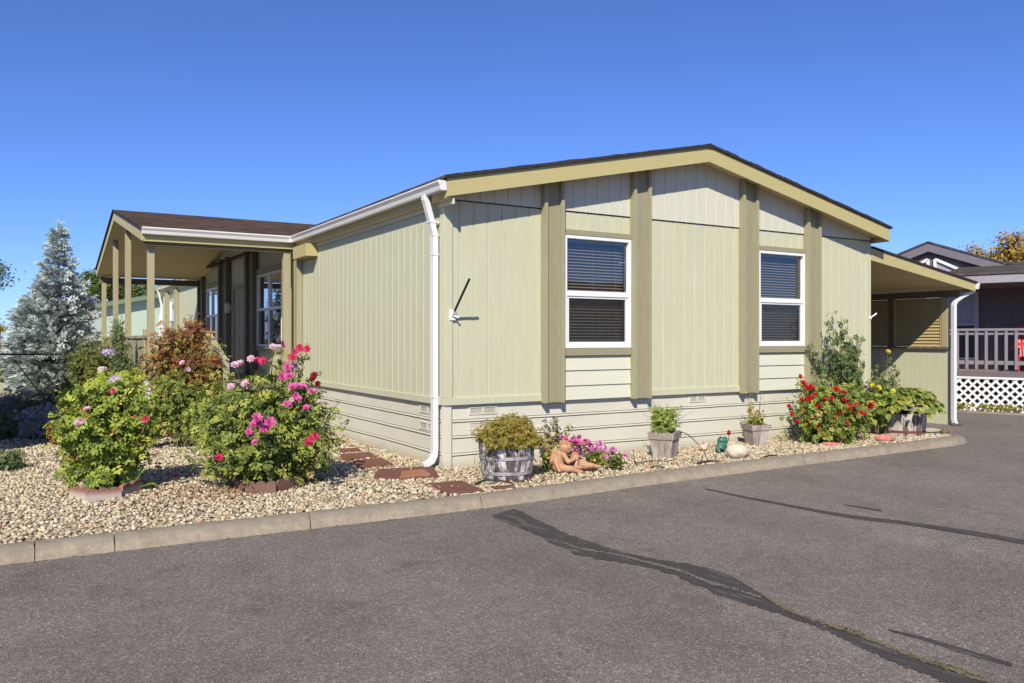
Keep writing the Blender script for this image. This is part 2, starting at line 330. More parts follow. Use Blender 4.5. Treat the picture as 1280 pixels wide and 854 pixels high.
# ------------------------------------------------------------------ mesh helpers
class MB:
    def __init__(s): s.v = []; s.f = []; s.uv = {}
    def add(s, vs_, fs):
        o = len(s.v); s.v += [tuple(map(float, p)) for p in vs_]; s.f += [tuple(i+o for i in f) for f in fs]; return s
    def box(s, x0, x1, y0, y1, z0, z1):
        return s.add([(x, y, z) for z in (z0, z1) for y in (y0, y1) for x in (x0, x1)],
                     [(0, 2, 3, 1), (4, 5, 7, 6), (0, 1, 5, 4), (2, 6, 7, 3), (0, 4, 6, 2), (1, 3, 7, 5)])
    def hexa(s, p):   # 8 points, bottom 4 (ccw) then top 4
        return s.add(p, [(3, 2, 1, 0), (4, 5, 6, 7), (0, 1, 5, 4), (1, 2, 6, 5), (2, 3, 7, 6), (3, 0, 4, 7)])
    def bar(s, p, q, w_, h, up=(0, 0, 1)):
        p = Vector(p); q = Vector(q); d = (q-p).normalized(); a = d.cross(Vector(up))
        if a.length < 1e-4: a = Vector((1, 0, 0))
        a.normalize(); b = a.cross(d).normalized()
        c = []
        for e in (p, q):
            c += [e-a*w_/2-b*h/2, e+a*w_/2-b*h/2, e+a*w_/2+b*h/2, e-a*w_/2+b*h/2]
        return s.hexa(c)
    def prism(s, poly, vec):
        n = len(poly); vec = Vector(vec); a = [Vector(p) for p in poly]
        return s.add(a+[p+vec for p in a], [tuple(range(n-1, -1, -1)), tuple(range(n, 2*n))]+[(i, (i+1) % n, (i+1) % n+n, i+n) for i in range(n)])
    def tube(s, pts, r, n=8, cap=True):
        pts = [Vector(p) for p in pts]; k = len(pts)
        rr = r if hasattr(r, '__len__') else [r]*k
        o = len(s.v); vs_ = []; ref = Vector((.3, .2, 1)).normalized()
        for i, p in enumerate(pts):
            d = (pts[min(i+1, k-1)]-pts[max(i-1, 0)]).normalized()
            a = d.cross(ref)
            if a.length < .05: a = d.cross(Vector((1, 0, 0)))
            a.normalize(); b = d.cross(a).normalized()
            vs_ += [p+(a*math.cos(2*math.pi*j/n)+b*math.sin(2*math.pi*j/n))*rr[i] for j in range(n)]
        fs = [(i*n+j, i*n+(j+1) % n, (i+1)*n+(j+1) % n, (i+1)*n+j) for i in range(k-1) for j in range(n)]
        if cap: fs += [tuple(range(n-1, -1, -1)), tuple((k-1)*n+j for j in range(n))]
        return s.add(vs_, fs)
    def lathe(s, prof, n=24, c=(0, 0, 0), cap=True):
        vs_ = [(c[0]+r*math.cos(2*math.pi*j/n), c[1]+r*math.sin(2*math.pi*j/n), c[2]+z) for r, z in prof for j in range(n)]
        fs = [(i*n+j, i*n+(j+1) % n, (i+1)*n+(j+1) % n, (i+1)*n+j) for i in range(len(prof)-1) for j in range(n)]
        if cap: fs += [tuple(range(n-1, -1, -1)), tuple((len(prof)-1)*n+j for j in range(n))]
        return s.add(vs_, fs)
    def ell(s, c, r, n=12, m=8, rot=None):
        vs_ = []; fs = []
        for i in range(m+1):
            t = math.pi*i/m
            for j in range(n):
                p = Vector((r[0]*math.sin(t)*math.cos(2*math.pi*j/n), r[1]*math.sin(t)*math.sin(2*math.pi*j/n), r[2]*math.cos(t)))
                if rot: p = rot @ p
                vs_.append(p+Vector(c))
        for i in range(m):
            for j in range(n): fs.append((i*n+j, (i+1)*n+j, (i+1)*n+(j+1) % n, i*n+(j+1) % n))
        return s.add(vs_, fs)
    def grooved(s, org, d, nrm, length, z0, ztop, sp=.2032, off=.1, gw=.017, gd=.010, depth=.02):
        """sheet of vertically grooved siding: org + s*d, outward nrm, bottom z0, top ztop(s)"""
        d = Vector(d); nrm = Vector(nrm); prof = [(0, 0)]
        k = off
        while k < length-gw:
            prof += [(k-gw/2, 0), (k-gw/4, -gd), (k+gw/4, -gd), (k+gw/2, 0)]; k += sp
        br = getattr(ztop, 'breaks', [])
        prof = sorted(prof+[(b, 0) for b in br if 0 < b < length])+[(length, 0)]
        vs_ = []
        for a, h in prof:
            p = Vector(org)+d*a+nrm*h
            vs_ += [(p.x, p.y, z0 if not callable(z0) else z0(a)), (p.x, p.y, ztop(a) if callable(ztop) else ztop)]
        n = len(prof); flip = d.cross(Vector((0, 0, 1))).dot(nrm) < 0
        fs = [((2*i, 2*i+1, 2*i+3, 2*i+2) if flip else (2*i, 2*i+2, 2*i+3, 2*i+1)) for i in range(n-1)]
        return s.add(vs_, fs)
    def build(s, name, m, parent=None, smooth=False, bevel=0, uvf=None, loc=None, solid=0):
        me = bpy.data.meshes.new(name); me.from_pydata(s.v, [], s.f); me.update()
        if smooth: me.polygons.foreach_set('use_smooth', [True]*len(me.polygons))
        me.materials.append(M[m] if isinstance(m, str) else m)
        if uvf:
            uv = me.uv_layers.new(name='UVMap')
            for lp in me.loops: uv.data[lp.index].uv = uvf(me.vertices[lp.vertex_index].co)
        o = bpy.data.objects.new(name, me); COL.objects.link(o)
        if parent: o.parent = parent
        if loc is not None: o.location = loc
        if bevel:
            b = o.modifiers.new('bevel', 'BEVEL'); b.width = bevel; b.segments = 2; b.limit_method = 'ANGLE'
        if solid:
            b = o.modifiers.new('thick', 'SOLIDIFY'); b.thickness = solid
        return o

def tag(o, label=None, cat=None, group=None, kind=None):
    if label: o['label'] = label
    if cat: o['category'] = cat
    if group: o['group'] = group
    if kind: o['kind'] = kind
    return o
def thing(name, label, cat, group=None, loc=(0, 0, 0), rz=0):
    o = bpy.data.objects.new(name, None); COL.objects.link(o); o.empty_display_size = .2
    o.location = loc; o.rotation_euler = (0, 0, rz); return tag(o, label, cat, group)

def rot_frames(nrm, rnd_):
    """N x 3 x 3 frames: columns x,y,z with z = nrm and a random spin (y = leaf direction)"""
    N = len(nrm); n = nrm/np.maximum(np.linalg.norm(nrm, axis=1, keepdims=True), 1e-6)
    a = rnd_.normal(size=(N, 3)); y = a-np.sum(a*n, axis=1, keepdims=True)*n
    y /= np.maximum(np.linalg.norm(y, axis=1, keepdims=True), 1e-6); x = np.cross(y, n)
    return np.stack([x, y, n], axis=2)
def dir_frames(dirs, rnd_, upish=(0, 0, 1), jit=.4):
    """y = dirs, z roughly up"""
    N = len(dirs); y = dirs/np.maximum(np.linalg.norm(dirs, axis=1, keepdims=True), 1e-6)
    u = np.array(upish)[None]+rnd_.normal(size=(N, 3))*jit; z = u-np.sum(u*y, axis=1, keepdims=True)*y
    z /= np.maximum(np.linalg.norm(z, axis=1, keepdims=True), 1e-6); x = np.cross(y, z)
    return np.stack([x, y, z], axis=2)
def instances(name, tv, tf, pos, frames, scale, rnd_vals, m, parent=None, smooth=True, subrnd=0, seed=1):
    tv = np.asarray(tv, float); N = len(pos); nv = len(tv)
    sc = np.asarray(scale, float)
    if sc.ndim == 1: sc = sc[:, None].repeat(3, 1)
    loc = tv[None]*sc[:, None, :]
    V = np.einsum('nij,nvj->nvi', frames, loc)+np.asarray(pos)[:, None, :]
    ls = np.array([len(f) for f in tf]); flat = np.concatenate([np.array(f) for f in tf])
    L = (flat[None]+np.arange(N)[:, None]*nv).ravel()
    tot = np.tile(ls, N); start = np.concatenate([[0], np.cumsum(tot)[:-1]])
    me = bpy.data.meshes.new(name)
    me.vertices.add(N*nv); me.vertices.foreach_set('co', V.astype(np.float32).ravel())
    me.loops.add(len(L)); me.loops.foreach_set('vertex_index', L.astype(np.int32))
    me.polygons.add(len(tot)); me.polygons.foreach_set('loop_start', start.astype(np.int32))
    me.polygons.foreach_set('loop_total', tot.astype(np.int32))
    if smooth: me.polygons.foreach_set('use_smooth', np.ones(len(tot), bool))
    a = me.attributes.new('rnd', 'FLOAT', 'FACE')
    rv = np.repeat(np.asarray(rnd_vals), len(tf))
    if subrnd: rv = np.clip(rv+np.random.default_rng(seed).normal(size=len(rv))*subrnd, 0, 1)
    a.data.foreach_set('value', rv.astype(np.float32))
    me.update(calc_edges=True); me.validate()
    me.materials.append(M[m] if isinstance(m, str) else m)
    o = bpy.data.objects.new(name, me); COL.objects.link(o)
    if parent: o.parent = parent
    return o

# leaf templates (length 1 along +y, normal +z)
LEAF_V = [(0, 0, 0), (.27, .32, .07), (.22, .68, .06), (0, 1, -.06), (-.22, .68, .06), (-.27, .32, .07)]
LEAF_F = [(0, 1, 2, 3), (0, 3, 4, 5)]
def compound(n=5):
    vs_, fs = [], []
    spots = [((0, .55), 0)]+[((0, .50), 62), ((0, .50), -62), ((0, .18), 68), ((0, .18), -68)][:n-1]
    for (x, y), ang in spots:
        o = len(vs_); c, s_ = math.cos(R(ang)), math.sin(R(ang)); L = .47
        for a, b, z in LEAF_V: vs_.append((x+(a*L*c+b*L*s_)*1.05, y+(-a*L*s_+b*L*c), z*L-.06*b*abs(ang)/60))
        fs += [tuple(i+o for i in f) for f in LEAF_F]
    return vs_, fs
ROSE_V, ROSE_F = compound(5)
BROAD_V = [(0, 0, 0), (.3, .12, .1), (.42, .4, .12), (.3, .75, .03), (0, 1, -.22), (-.3, .75, .03), (-.42, .4, .12), (-.3, .12, .1), (0, .3, .0), (0, .68, .0)]
BROAD_F = [(0, 1, 2, 8), (8, 2, 3, 9), (9, 3, 4), (0, 8, 6, 7), (8, 9, 5, 6), (9, 4, 5)]
TUFT_V, TUFT_F = [], []
_r = np.random.default_rng(3)
for _k in range(11):
    t_ = _k/11; a_ = _k*2.4; o_ = len(TUFT_V); b_ = np.array([0, t_, 0])
    d_ = np.array([math.cos(a_)*.36, .5, math.sin(a_)*.36]); s_ = np.cross(d_, [math.sin(a_), 0.1, -math.cos(a_)]); s_ = s_/np.linalg.norm(s_)*.115
    TUFT_V += [tuple(b_-s_), tuple(b_+s_), tuple(b_+d_*.75)]; TUFT_F.append((o_, o_+1, o_+2))
ICO_T = (1+5**.5)/2
ICO_V = np.array([(-1, ICO_T, 0), (1, ICO_T, 0), (-1, -ICO_T, 0), (1, -ICO_T, 0), (0, -1, ICO_T), (0, 1, ICO_T), (0, -1, -ICO_T), (0, 1, -ICO_T), (ICO_T, 0, -1), (ICO_T, 0, 1), (-ICO_T, 0, -1), (-ICO_T, 0, 1)])/math.sqrt(1+ICO_T**2)
ICO_F = [(0, 11, 5), (0, 5, 1), (0, 1, 7), (0, 7, 10), (0, 10, 11), (1, 5, 9), (5, 11, 4), (11, 10, 2), (10, 7, 6), (7, 1, 8), (3, 9, 4), (3, 4, 2), (3, 2, 6), (3, 6, 8), (3, 8, 9), (4, 9, 5), (2, 4, 11), (6, 2, 10), (8, 6, 7), (9, 8, 1)]

# rose blossom template, radius ~1
def blossom_template():
    vs_, fs = [], []
    for ring, (n, tilt, r0, L, wd) in enumerate([(5, 78, .05, .55, .42), (6, 52, .1, .75, .5), (7, 28, .15, .9, .55), (7, 8, .2, 1.0, .56)]):
        for k in range(n):
            a = 2*math.pi*(k+.37*ring)/n; o = len(vs_); t = R(tilt)
            for i, (l, w_) in enumerate([(0, .35), (.55, 1), (1, .62)]):
                rad = r0+L*l*math.cos(t)*.85; z = .1+L*l*math.sin(t)*.75+(.12*l*l if tilt < 40 else -.1*l*l)
                for sgn in (-1, 1):
                    vs_.append((rad*math.cos(a)-sgn*w_*wd*.5*math.sin(a), rad*math.sin(a)+sgn*w_*wd*.5*math.cos(a), z))
            fs += [(o, o+1, o+3, o+2), (o+2, o+3, o+5, o+4)]
    return vs_, fs
BL_V, BL_F = blossom_template()
_bl = {}
def blossom(parent, world, r, m, toward=None, name='flower'):
    """one blossom as a child; world position, radius"""
    key = (m, name)
    if key not in _bl:
        fr = np.eye(3)[None]
        o = instances(name, BL_V, BL_F, [(0, 0, 0)], fr, [1.0], [.5], m, subrnd=.3, seed=len(_bl)+5)
        _bl[key] = o
    else:
        o = _bl[key].copy(); COL.objects.link(o)
    o.parent = parent; o.location = Vector(world)-Vector(parent.location)
    d = Vector(toward) if toward is not None else Vector((-.35, -.8, .6))+Vector(rng.normal(size=3)*.35)
    o.rotation_euler = d.to_track_quat('Z', 'Y').to_euler(); o.scale = (r,)*3
    return o

def bush(name, label, cat, base, blobs, n_canes, per, leaf, size, m, seed, group=None, tmpl='rose', base_r=.12, jitter=.05, t0=.3, stem_m='cane', stem_r=.007, shell=.5, up=.6):
    """canes grow from the base into the blobs (local cx,cy,cz,rx,ry,rz,weight); leaves crowd the outer part of each cane"""
    r_ = np.random.default_rng(seed); root = thing(name, label, cat, group, base)
    W = np.array([b[6] for b in blobs], float); W /= W.sum()
    mb = MB(); P = []; D = []
    for c in range(n_canes):
        b = blobs[r_.choice(len(blobs), p=W)]; cen = np.array(b[:3]); rad = np.array(b[3:6])
        d = r_.normal(size=3); d /= np.linalg.norm(d); q = shell+(1-shell)*r_.random()**.7
        tgt = cen+d*rad*q
        tgt[2] = max(tgt[2], .05)
        th = r_.random()*6.28; s = np.array([math.cos(th), math.sin(th), 0])*base_r*r_.random()**.5
        mid = s*.6+tgt*.4; mid[2] = s[2]+(tgt[2]-s[2])*.72+.06
        ts = np.linspace(0, 1, 7)[:, None]
        pts = (1-ts)**2*s+2*ts*(1-ts)*mid+ts**2*tgt
        mb.tube(pts, list(np.linspace(stem_r, stem_r*.3, 7)), 5, False)
        t = t0+(1.02-t0)*r_.random(per)**.8; t = t[:, None]
        pp = (1-t)**2*s+2*t*(1-t)*mid+t**2*tgt+r_.normal(size=(per, 3))*jitter
        out = (pp-cen)/rad; out /= np.maximum(np.linalg.norm(out, axis=1, keepdims=True), .2)
        P.append(pp); D.append(out*.6+np.array([-.22, -.38, up])+r_.normal(size=(per, 3))*.5)
    P = np.concatenate(P); D = np.concatenate(D); k = P[:, 2] > .02; P = P[k]; D = D[k]
    st = mb.build('stem', stem_m, root, smooth=True)
    tv, tf = {'rose': (ROSE_V, ROSE_F), 'leaf': (LEAF_V, LEAF_F), 'broad': (BROAD_V, BROAD_F)}[tmpl]
    sz = size*(.65+.7*r_.random(len(P)))
    depthcol = np.clip(r_.beta(2.0, 2.2, len(P))+r_.normal(size=len(P))*.05, 0, 1)
    instances('foliage', tv, tf, P, rot_frames(D, r_), sz, depthcol, m, root, subrnd=.08, seed=seed)
    return root

# ------------------------------------------------------------------ the ground
GZ = -.105
def sheet(name, poly, z, m, kind='structure'):
    o = MB().add([(x, y, z) for x, y in poly], [tuple(range(len(poly)))]).build(name, m); o['kind'] = kind; return o
sheet('ground', [(-900, -900), (900, -900), (900, 900), (-900, 900)], -.2, 'soil')
sheet('road', [(-60, -14.5), (60, -14.5), (60, -1.2), (16, -1.2), (15, 0), (15, 14), (8.1, 14), (8.1, -1.2), (-60, -1.2)], GZ, 'asphalt')
sheet('lawn', [(-30, 13.2), (16, 13.2), (16, 60), (-30, 60)], -.02, 'lawn')

def cat_rom(pts, n):
    pts = [np.array(p, float) for p in pts]; pts = [2*pts[0]-pts[1]]+pts+[2*pts[-1]-pts[-2]]; out = []
    for i in range(1, len(pts)-2):
        for k in range(n):
            t = k/n; p0, p1, p2, p3 = pts[i-1:i+3]
            out.append(.5*((2*p1)+(-p0+p2)*t+(2*p0-5*p1+4*p2-p3)*t*t+(-p0+3*p1-3*p2+p3)*t**3))
    out.append(pts[-2]); return np.array(out)
KERB = cat_rom([(-14, -1.52), (-9, -1.55), (-4.5, -1.585), (-2.6, -1.63), (-.6, -1.675), (.6, -1.63), (2.3, -1.525), (6.4, -1.425), (7.9, -1.385), (8.5, -1.34), (8.85, -1.22), (9.02, -1.02), (9.05, -.8)], 12)
def kerb_sections():
    mb = MB(); s = np.concatenate([[0], np.cumsum(np.linalg.norm(np.diff(KERB, axis=0), axis=1))]); tot = s[-1]
    joints = [0, 3.05, 6.1, 9.1]
    # joints where the photograph shows them
    xs = [-14, -11, -8, -6.1, on(44, 690, 'z', 0)[0], on(145, 675, 'z', 0)[0], on(387, 645, 'z', 0)[0], on(602, 622, 'z', 0)[0], on(838, 592, 'z', 0)[0], 4.6, 6.5, 8.05, 9.0]
    cuts = []
    for x in xs[:-1]:
        i = np.argmax(KERB[:, 0] >= x); cuts.append(s[i]-(KERB[i, 0]-x) if i > 0 else 0)
    cuts.append(tot)
    prof = [(.02, -.16), (.02, .004), (.0, .022), (-.055, .024), (-.085, .012), (-.105, -.02), (-.135, -.09), (-.15, -.125), (-.15, -.16)]
    for a, b in zip(cuts[:-1], cuts[1:]):
        ss = np.arange(a+.004, b-.004, .09); ss = np.append(ss, b-.004); o = []
        rows = []
        for q in ss:
            x = np.interp(q, s, KERB[:, 0]); y = np.interp(q, s, KERB[:, 1])
            x2 = np.interp(q+.05, s, KERB[:, 0]); y2 = np.interp(q+.05, s, KERB[:, 1]); x1 = np.interp(q-.05, s, KERB[:, 0]); y1 = np.interp(q-.05, s, KERB[:, 1])
            t = np.array([x2-x1, y2-y1]); t /= np.linalg.norm(t); n = np.array([-t[1], t[0]])
            drop = max(0, (q-(tot-.75))/.75)
            rows.append([(x+n[0]*d+rng.normal()*.002, y+n[1]*d+rng.normal()*.003, (h+.16)*(1-.8*drop)-.16+rng.normal()*.002-(.02*rng.random() if rng.random() < .012 else 0)) for d, h in prof])
        k = len(prof); vs_ = [p for r in rows for p in r]
        fs = [(i*k+j, i*k+j+1, (i+1)*k+j+1, (i+1)*k+j) for i in range(len(rows)-1) for j in range(k-1)]
        fs += [tuple(range(k)), tuple((len(rows)-1)*k+j for j in range(k-1, -1, -1))]
        mb.add(vs_, fs)
    o = mb.build('kerb', 'kerb', smooth=False); o['kind'] = 'structure'; return o
kerb_sections()
kx = lambda x: float(np.interp(x, KERB[:100, 0], KERB[:100, 1]))
# gravel yard
poly = [(-14, 14)]+[(x, kx(x)-.005) for x in np.linspace(-14, 8.4, 40)]+[(8.75, -1.15), (8.9, -.9), (8.7, -.45), (8.24, -.3), (8.24, 0), (8.1, 0), (0.02, .02), (.02, 13.3)]
sheet('gravel_bed', poly, -.012, 'gravelbase')
def in_gravel(x, y):
    ky = np.interp(x, KERB[:110, 0], KERB[:110, 1])+.012
    a = (y > ky) & (x < 0.02) | (y > ky) & (y < -.0) & (x < 8.75-.35*np.clip((y+1.1)/.8, 0, 1))
    return a
def pebbles():
    N = 150000; xs = rng.uniform(-6.4, 8.9, N*2); ys = rng.uniform(-1.7, 13, N*2)
    dens = np.clip(1.0/(1+np.maximum(0, (ys-1.5))*.42), .1, 1)
    near = (xs > -5.0-.02*np.maximum(ys, 0)) | (rng.random(len(xs)) < .15)
    k = in_gravel(xs, ys) & (rng.random(len(xs)) < dens*.86) & near
    xs, ys = xs[k], ys[k]; n = len(xs)
    big = 1+.35*np.clip((ys-1.5)*.3, 0, 1.6)
    sz = (.0078+.0145*rng.random(n)**2.0)*big
    sc = np.stack([sz*rng.uniform(.85, 1.5, n), sz*rng.uniform(.75, 1.15, n), sz*rng.uniform(.5, .8, n)], 1)
    tilt = rng.normal(size=(n, 3))*.35+np.array([0, 0, 1]); fr = rot_frames(tilt, rng)
    z = -.006+rng.random(n)*.016+.012*np.sin(xs*3.1+ys*2.2)*.5
    vv = ICO_V*(1+rng.normal(size=(12, 1))*.09)
    rv = np.clip(rng.beta(2.2, 1.6, n), 0, .97); rv[rng.random(n) < .02] = 1.0
    o = instances('gravel_stones', vv, ICO_F, np.stack([xs, ys, z], 1), fr, sc, rv, 'pebble'); o['kind'] = 'stuff'
    tag(o, 'pale cream and tan river gravel covering the yard', 'gravel')
pebbles()
def litter():
    P = []
    for c, s, n in [((-3.3, .1), (.55, .35), 150), ((-2.4, .0), (.8, .4), 420), ((-2.75, -.4), (.7, .3), 260), ((6.4, -.6), (.9, .25), 160), ((-.5, .9), (.3, 1.2), 110), ((2.4, -1.1), (2.5, .2), 140), ((-2.5, 3), (1.2, 1.5), 200), ((.4, -1.2), (.3, .2), 70)]:
        q = rng.normal(size=(n, 2))*np.array(s)*.6+np.array(c); P.append(q)
    q = np.concatenate(P); k = in_gravel(q[:, 0], q[:, 1]); q = q[k]; n = len(q)
    # a few in the gutter
    gx = rng.uniform(-4.5, 8, 140); gy = np.array([kx(x) for x in gx])-.16-rng.random(140)**2*.12
    pos = np.concatenate([np.column_stack([q, .012+rng.random(n)*.012]), np.column_stack([gx, gy, np.full(140, GZ+.006)])])
    sz = .012+.022*rng.random(len(pos)); sz[n:] *= .6
    nr = rng.normal(size=(len(pos), 3))*.35+np.array([0, 0, 1])
    o = instances('leaf_litter', LEAF_V, LEAF_F, pos, rot_frames(nr, rng), sz*1.4, rng.random(len(pos)), 'litter')
    tag(o, 'dry brown leaf litter lying on the gravel and in the gutter', 'leaf litter', kind='stuff')
litter()

# tar seals on the road
def seal(name, up, lo, z, m, rag=.012, wob=22):
    U = cat_rom([on(u, v, 'z', GZ)[:2] for u, v in up], 14); L = cat_rom([on(u, v, 'z', GZ)[:2] for u, v in lo], 14); n = min(len(U), len(L))
    U = U[np.linspace(0, len(U)-1, 160).astype(int)]; L = L[np.linspace(0, len(L)-1, 160).astype(int)]
    d = U-L; d /= np.maximum(np.linalg.norm(d, axis=1, keepdims=True), 1e-5)
    U = U+d*(rng.normal(size=(160, 1))*rag); L = L+d*(rng.normal(size=(160, 1))*rag)
    vs_ = []
    for a, b in zip(U, L): vs_ += [(a[0], a[1], z), (b[0], b[1], z)]
    o = MB().add(vs_, [(2*i, 2*i+1, 2*i+3, 2*i+2) for i in range(159)]).build(name, m); o['kind'] = 'structure'; return o
def z2(p): return [(600+x/1.882, 600+y/1.882) for x, y in p]
seal('tar_seal', z2([(80, 68), (130, 92), (200, 125), (300, 160), (400, 185), (500, 200), (580, 222), (650, 262), (720, 308), (800, 340), (900, 372), (1000, 415), (1100, 448), (1215, 490)]),
     z2([(28, 85), (60, 100), (100, 115), (230, 175), (330, 195), (430, 215), (560, 270), (650, 300), (700, 315), (800, 350), (900, 395), (1000, 440), (1080, 470), (1120, 490)]), GZ+.004, 'tar', .014)
seal('tar_seal', z2([(530, 20), (640, 42), (760, 64), (880, 84), (1000, 98), (1100, 112), (1200, 128), (1300, 146)]), z2([(530, 23), (640, 47), (760, 70), (880, 92), (1000, 106), (1100, 122), (1200, 138), (1300, 156)]), GZ+.004, 'tar', .006)
seal('tar_seal', z2([(960, 352), (1060, 375), (1160, 405), (1255, 433)]), z2([(962, 356), (1060, 384), (1160, 416), (1250, 440)]), GZ+.004, 'tar', .006)
seal('tar_seal', z2([(855, 58), (900, 64), (945, 72)]), z2([(858, 60), (900, 67), (945, 75)]), GZ+.004, 'tar', .004)
seal('road_crack', z2([(175, 139), (230, 160), (330, 178), (430, 203), (480, 217), (540, 240), (600, 258), (660, 276)]), z2([(175, 141), (230, 163), (330, 181), (430, 208), (480, 221), (540, 247), (600, 261), (660, 281)]), GZ+.008, 'asphalt', .012)
seal('road_crack', z2([(650, 262), (720, 302), (800, 334), (900, 366), (1000, 408), (1100, 440), (1200, 474)]), z2([(660, 272), (720, 309), (800, 340), (900, 374), (1000, 416), (1100, 449), (1195, 482)]), GZ+.008, 'moss', .012)
def crack_weeds():
    P = []
    for (a, b), n in ((((845, 347), (912, 371)), 50), (((1075, 431), (1140, 455)), 70), (((690, 285), (800, 335)), 30), (((205, 150), (260, 172)), 10)):
        for k in range(n):
            t = random.random(); u = a[0]+(b[0]-a[0])*t; v = a[1]+(b[1]-a[1])*t
            p = on(600+u/1.882, 600+v/1.882, 'z', GZ); P.append(p+np.array([rng.normal()*.018, rng.normal()*.05, .004]))
    P = np.array(P); D = rng.normal(size=P.shape)*.8+np.array([0, 0, 1])
    o = instances('crack_weeds', LEAF_V, LEAF_F, P, dir_frames(D*np.array([1, 1, .35]), rng), (.008+.016*rng.random(len(P))), rng.random(len(P)), 'olive_leaf')
    tag(o, 'low yellow green weeds and moss growing in the road crack', 'weeds', kind='stuff')
crack_weeds()

# ------------------------------------------------------------------ the house
H = thing('manufactured_home', 'pale green manufactured home with olive pilasters, a low gable, covered porch and carport', 'house')
BZ = .776; RX = 4.125; SL = .2085
W_ = 8.25; LEN = 23.1
def ubot(x): return 4.160-SL*abs(x-RX)          # underside of the rake line
def utop(x): return 4.385-SL*abs(x-RX)
def gtop(x): return ubot(x)+.06
def wall_front(x0, x1, z0, z1, m, y=0.0, off=.1, name='wall_panel', sp=.2032):
    f = (lambda s: min(z1, gtop(x0+s)))
    f.breaks = [RX-x0]
    return MB().grooved((x0, y, 0), (1, 0, 0), (0, -1, 0), x1-x0, z0, f, sp, off).build(name, m, H)
SEAM = 3.30
wall_front(.0, 1.45, BZ+.07, SEAM, 'siding', off=.2)
wall_front(3.15, 5.09, BZ+.07, SEAM, 'siding', off=.16)
wall_front(6.8, W_, BZ+.07, SEAM, 'siding', off=.22)
wall_front(1.65, 2.95, 3.06, SEAM, 'siding', off=.12)
wall_front(5.3, 6.6, 3.06, SEAM, 'siding', off=.12)
# gable panels lap over the lower sheets
o = wall_front(.0, W_, SEAM+.006, 9, 'gable', y=-.014, off=.08, name='gable_panel')
o.modifiers.new('t', 'SOLIDIFY').thickness = .012
MB().box(0, W_, -.006, .004, SEAM-.01, SEAM+.008).build('flashing_shadow', 'black', H)  # black strip at the flashed seam, coloured as its shadow line
# band under the siding, corner boards
for a, b in ((-.012, 1.42), (3.2, 5.06), (6.84, W_+.012)): MB().box(a, b, -.024, .02, BZ, BZ+.088).build('band_board', 'siding', H, bevel=.003)
for a, b in ((1.68, 2.93), (5.35, 6.57)):
    mb = MB()
    for z0, z1 in ((BZ, .965), (.967, 1.168), (1.170, 1.362)):
        mb.hexa([(a, -.03, z0), (b, -.03, z0), (b, .02, z0), (a, .02, z0), (a, -.012, z1), (b, -.012, z1), (b, .02, z1), (a, .02, z1)])
    mb.build('lap_boards', 'lap', H)
MB().box(-.018, .10, -.020, .01, BZ+.089, 3.27).build('corner_board', 'siding', H, bevel=.004)
MB().box(W_-.1, W_+.02, -.020, .01, BZ+.089, 3.27).build('corner_board', 'siding', H, bevel=.004)
# left wall with openings
def wall_left(y0, y1, z0, z1, off=.1, m='siding', x=0.0):
    return MB().grooved((x, y0, 0), (0, 1, 0), (-1, 0, 0), y1-y0, z0, z1, .2032, off).build('wall_panel', m, H)
WA = (7.12, 9.1, 1.43, 2.965); WB = (13.2, 14.75, 1.43, 2.955); DR = (10.25, 11.5, .80, 2.88)
wall_left(0.012, WA[0], BZ+.07, 3.34, .19)
for y0, y1 in ((WA[1], DR[0]), (DR[1], WB[0]), (WB[1], 20.2), (21.2, LEN)): wall_left(y0, y1, BZ+.07, 3.34)
for q in (WA, WB): wall_left(q[0], q[1], q[3], 3.34); wall_left(q[0], q[1], BZ+.07, q[2])
wall_left(DR[0], DR[1], DR[3], 3.34)
wall_left(20.2, 21.2, 2.95, 3.34); wall_left(20.2, 21.2, BZ+.07, 1.45)
MB().box(-.022, .02, .0, 6.0, BZ, BZ+.086).build('band_board', 'siding', H, bevel=.003)
MB().box(-.022, .02, 6.0, LEN, BZ, BZ+.086).build('band_board', 'siding', H)
MB().box(-.016, .01, .012, .10, BZ+.089, 3.27).build('corner_board', 'siding', H, bevel=.004)
# right and back walls
MB().grooved((W_, 0, 0), (0, 1, 0), (1, 0, 0), LEN, -.1, 3.34).build('wall_panel', 'siding', H)
f_ = lambda s: gtop(s)
f_.breaks = [RX]
MB().grooved((0, LEN, 0), (1, 0, 0), (0, 1, 0), W_, 0, f_).build('wall_panel', 'siding', H)
MB().box(.05, W_-.05, .9, LEN-.05, .7, .75).build('floor', 'interior', H)
# skirting: broad boards separated by raised lips
def skirt_profile():
    p = [(0, BZ-.002)]; z = BZ-.01
    for zl in (.594, .397, .181):
        p += [(0, zl), (-.016, zl-.004), (-.016, zl-.010), (.013, zl-.014), (.015, zl-.028), (-.014, zl-.034), (-.014, zl-.040), (0, zl-.046)]
    p += [(0, -.05)]; return p
def skirt(org, d, nrm, length, name='skirting'):
    d = Vector(d); nrm = Vector(nrm); pr = skirt_profile(); ns = max(2, int(length/.35)); vs_ = []
    for i in range(ns+1):
        w2 = .004*math.sin(i*1.7)+.003*math.sin(i*.6+1)
        for h, z in pr:
            p = Vector(org)+d*(length*i/ns)+nrm*(h+w2*(1 if z < .7 else 0)); vs_.append((p.x, p.y, z+(.008*math.sin(i*.35) if .1 < z < .25 else 0)))
    k = len(pr); fs = [(i*k+j, i*k+j+1, (i+1)*k+j+1, (i+1)*k+j) for i in range(ns) for j in range(k-1)]
    if d.cross(Vector((0, 0, -1))).dot(nrm) < 0: fs = [f[::-1] for f in fs]
    return MB().add(vs_, fs).build(name, 'skirt', H)
skirt((.06, .03, 0), (1, 0, 0), (0, -1, 0), W_-.1)
skirt((.03, .06, 0), (0, 1, 0), (-1, 0, 0), LEN-.1)
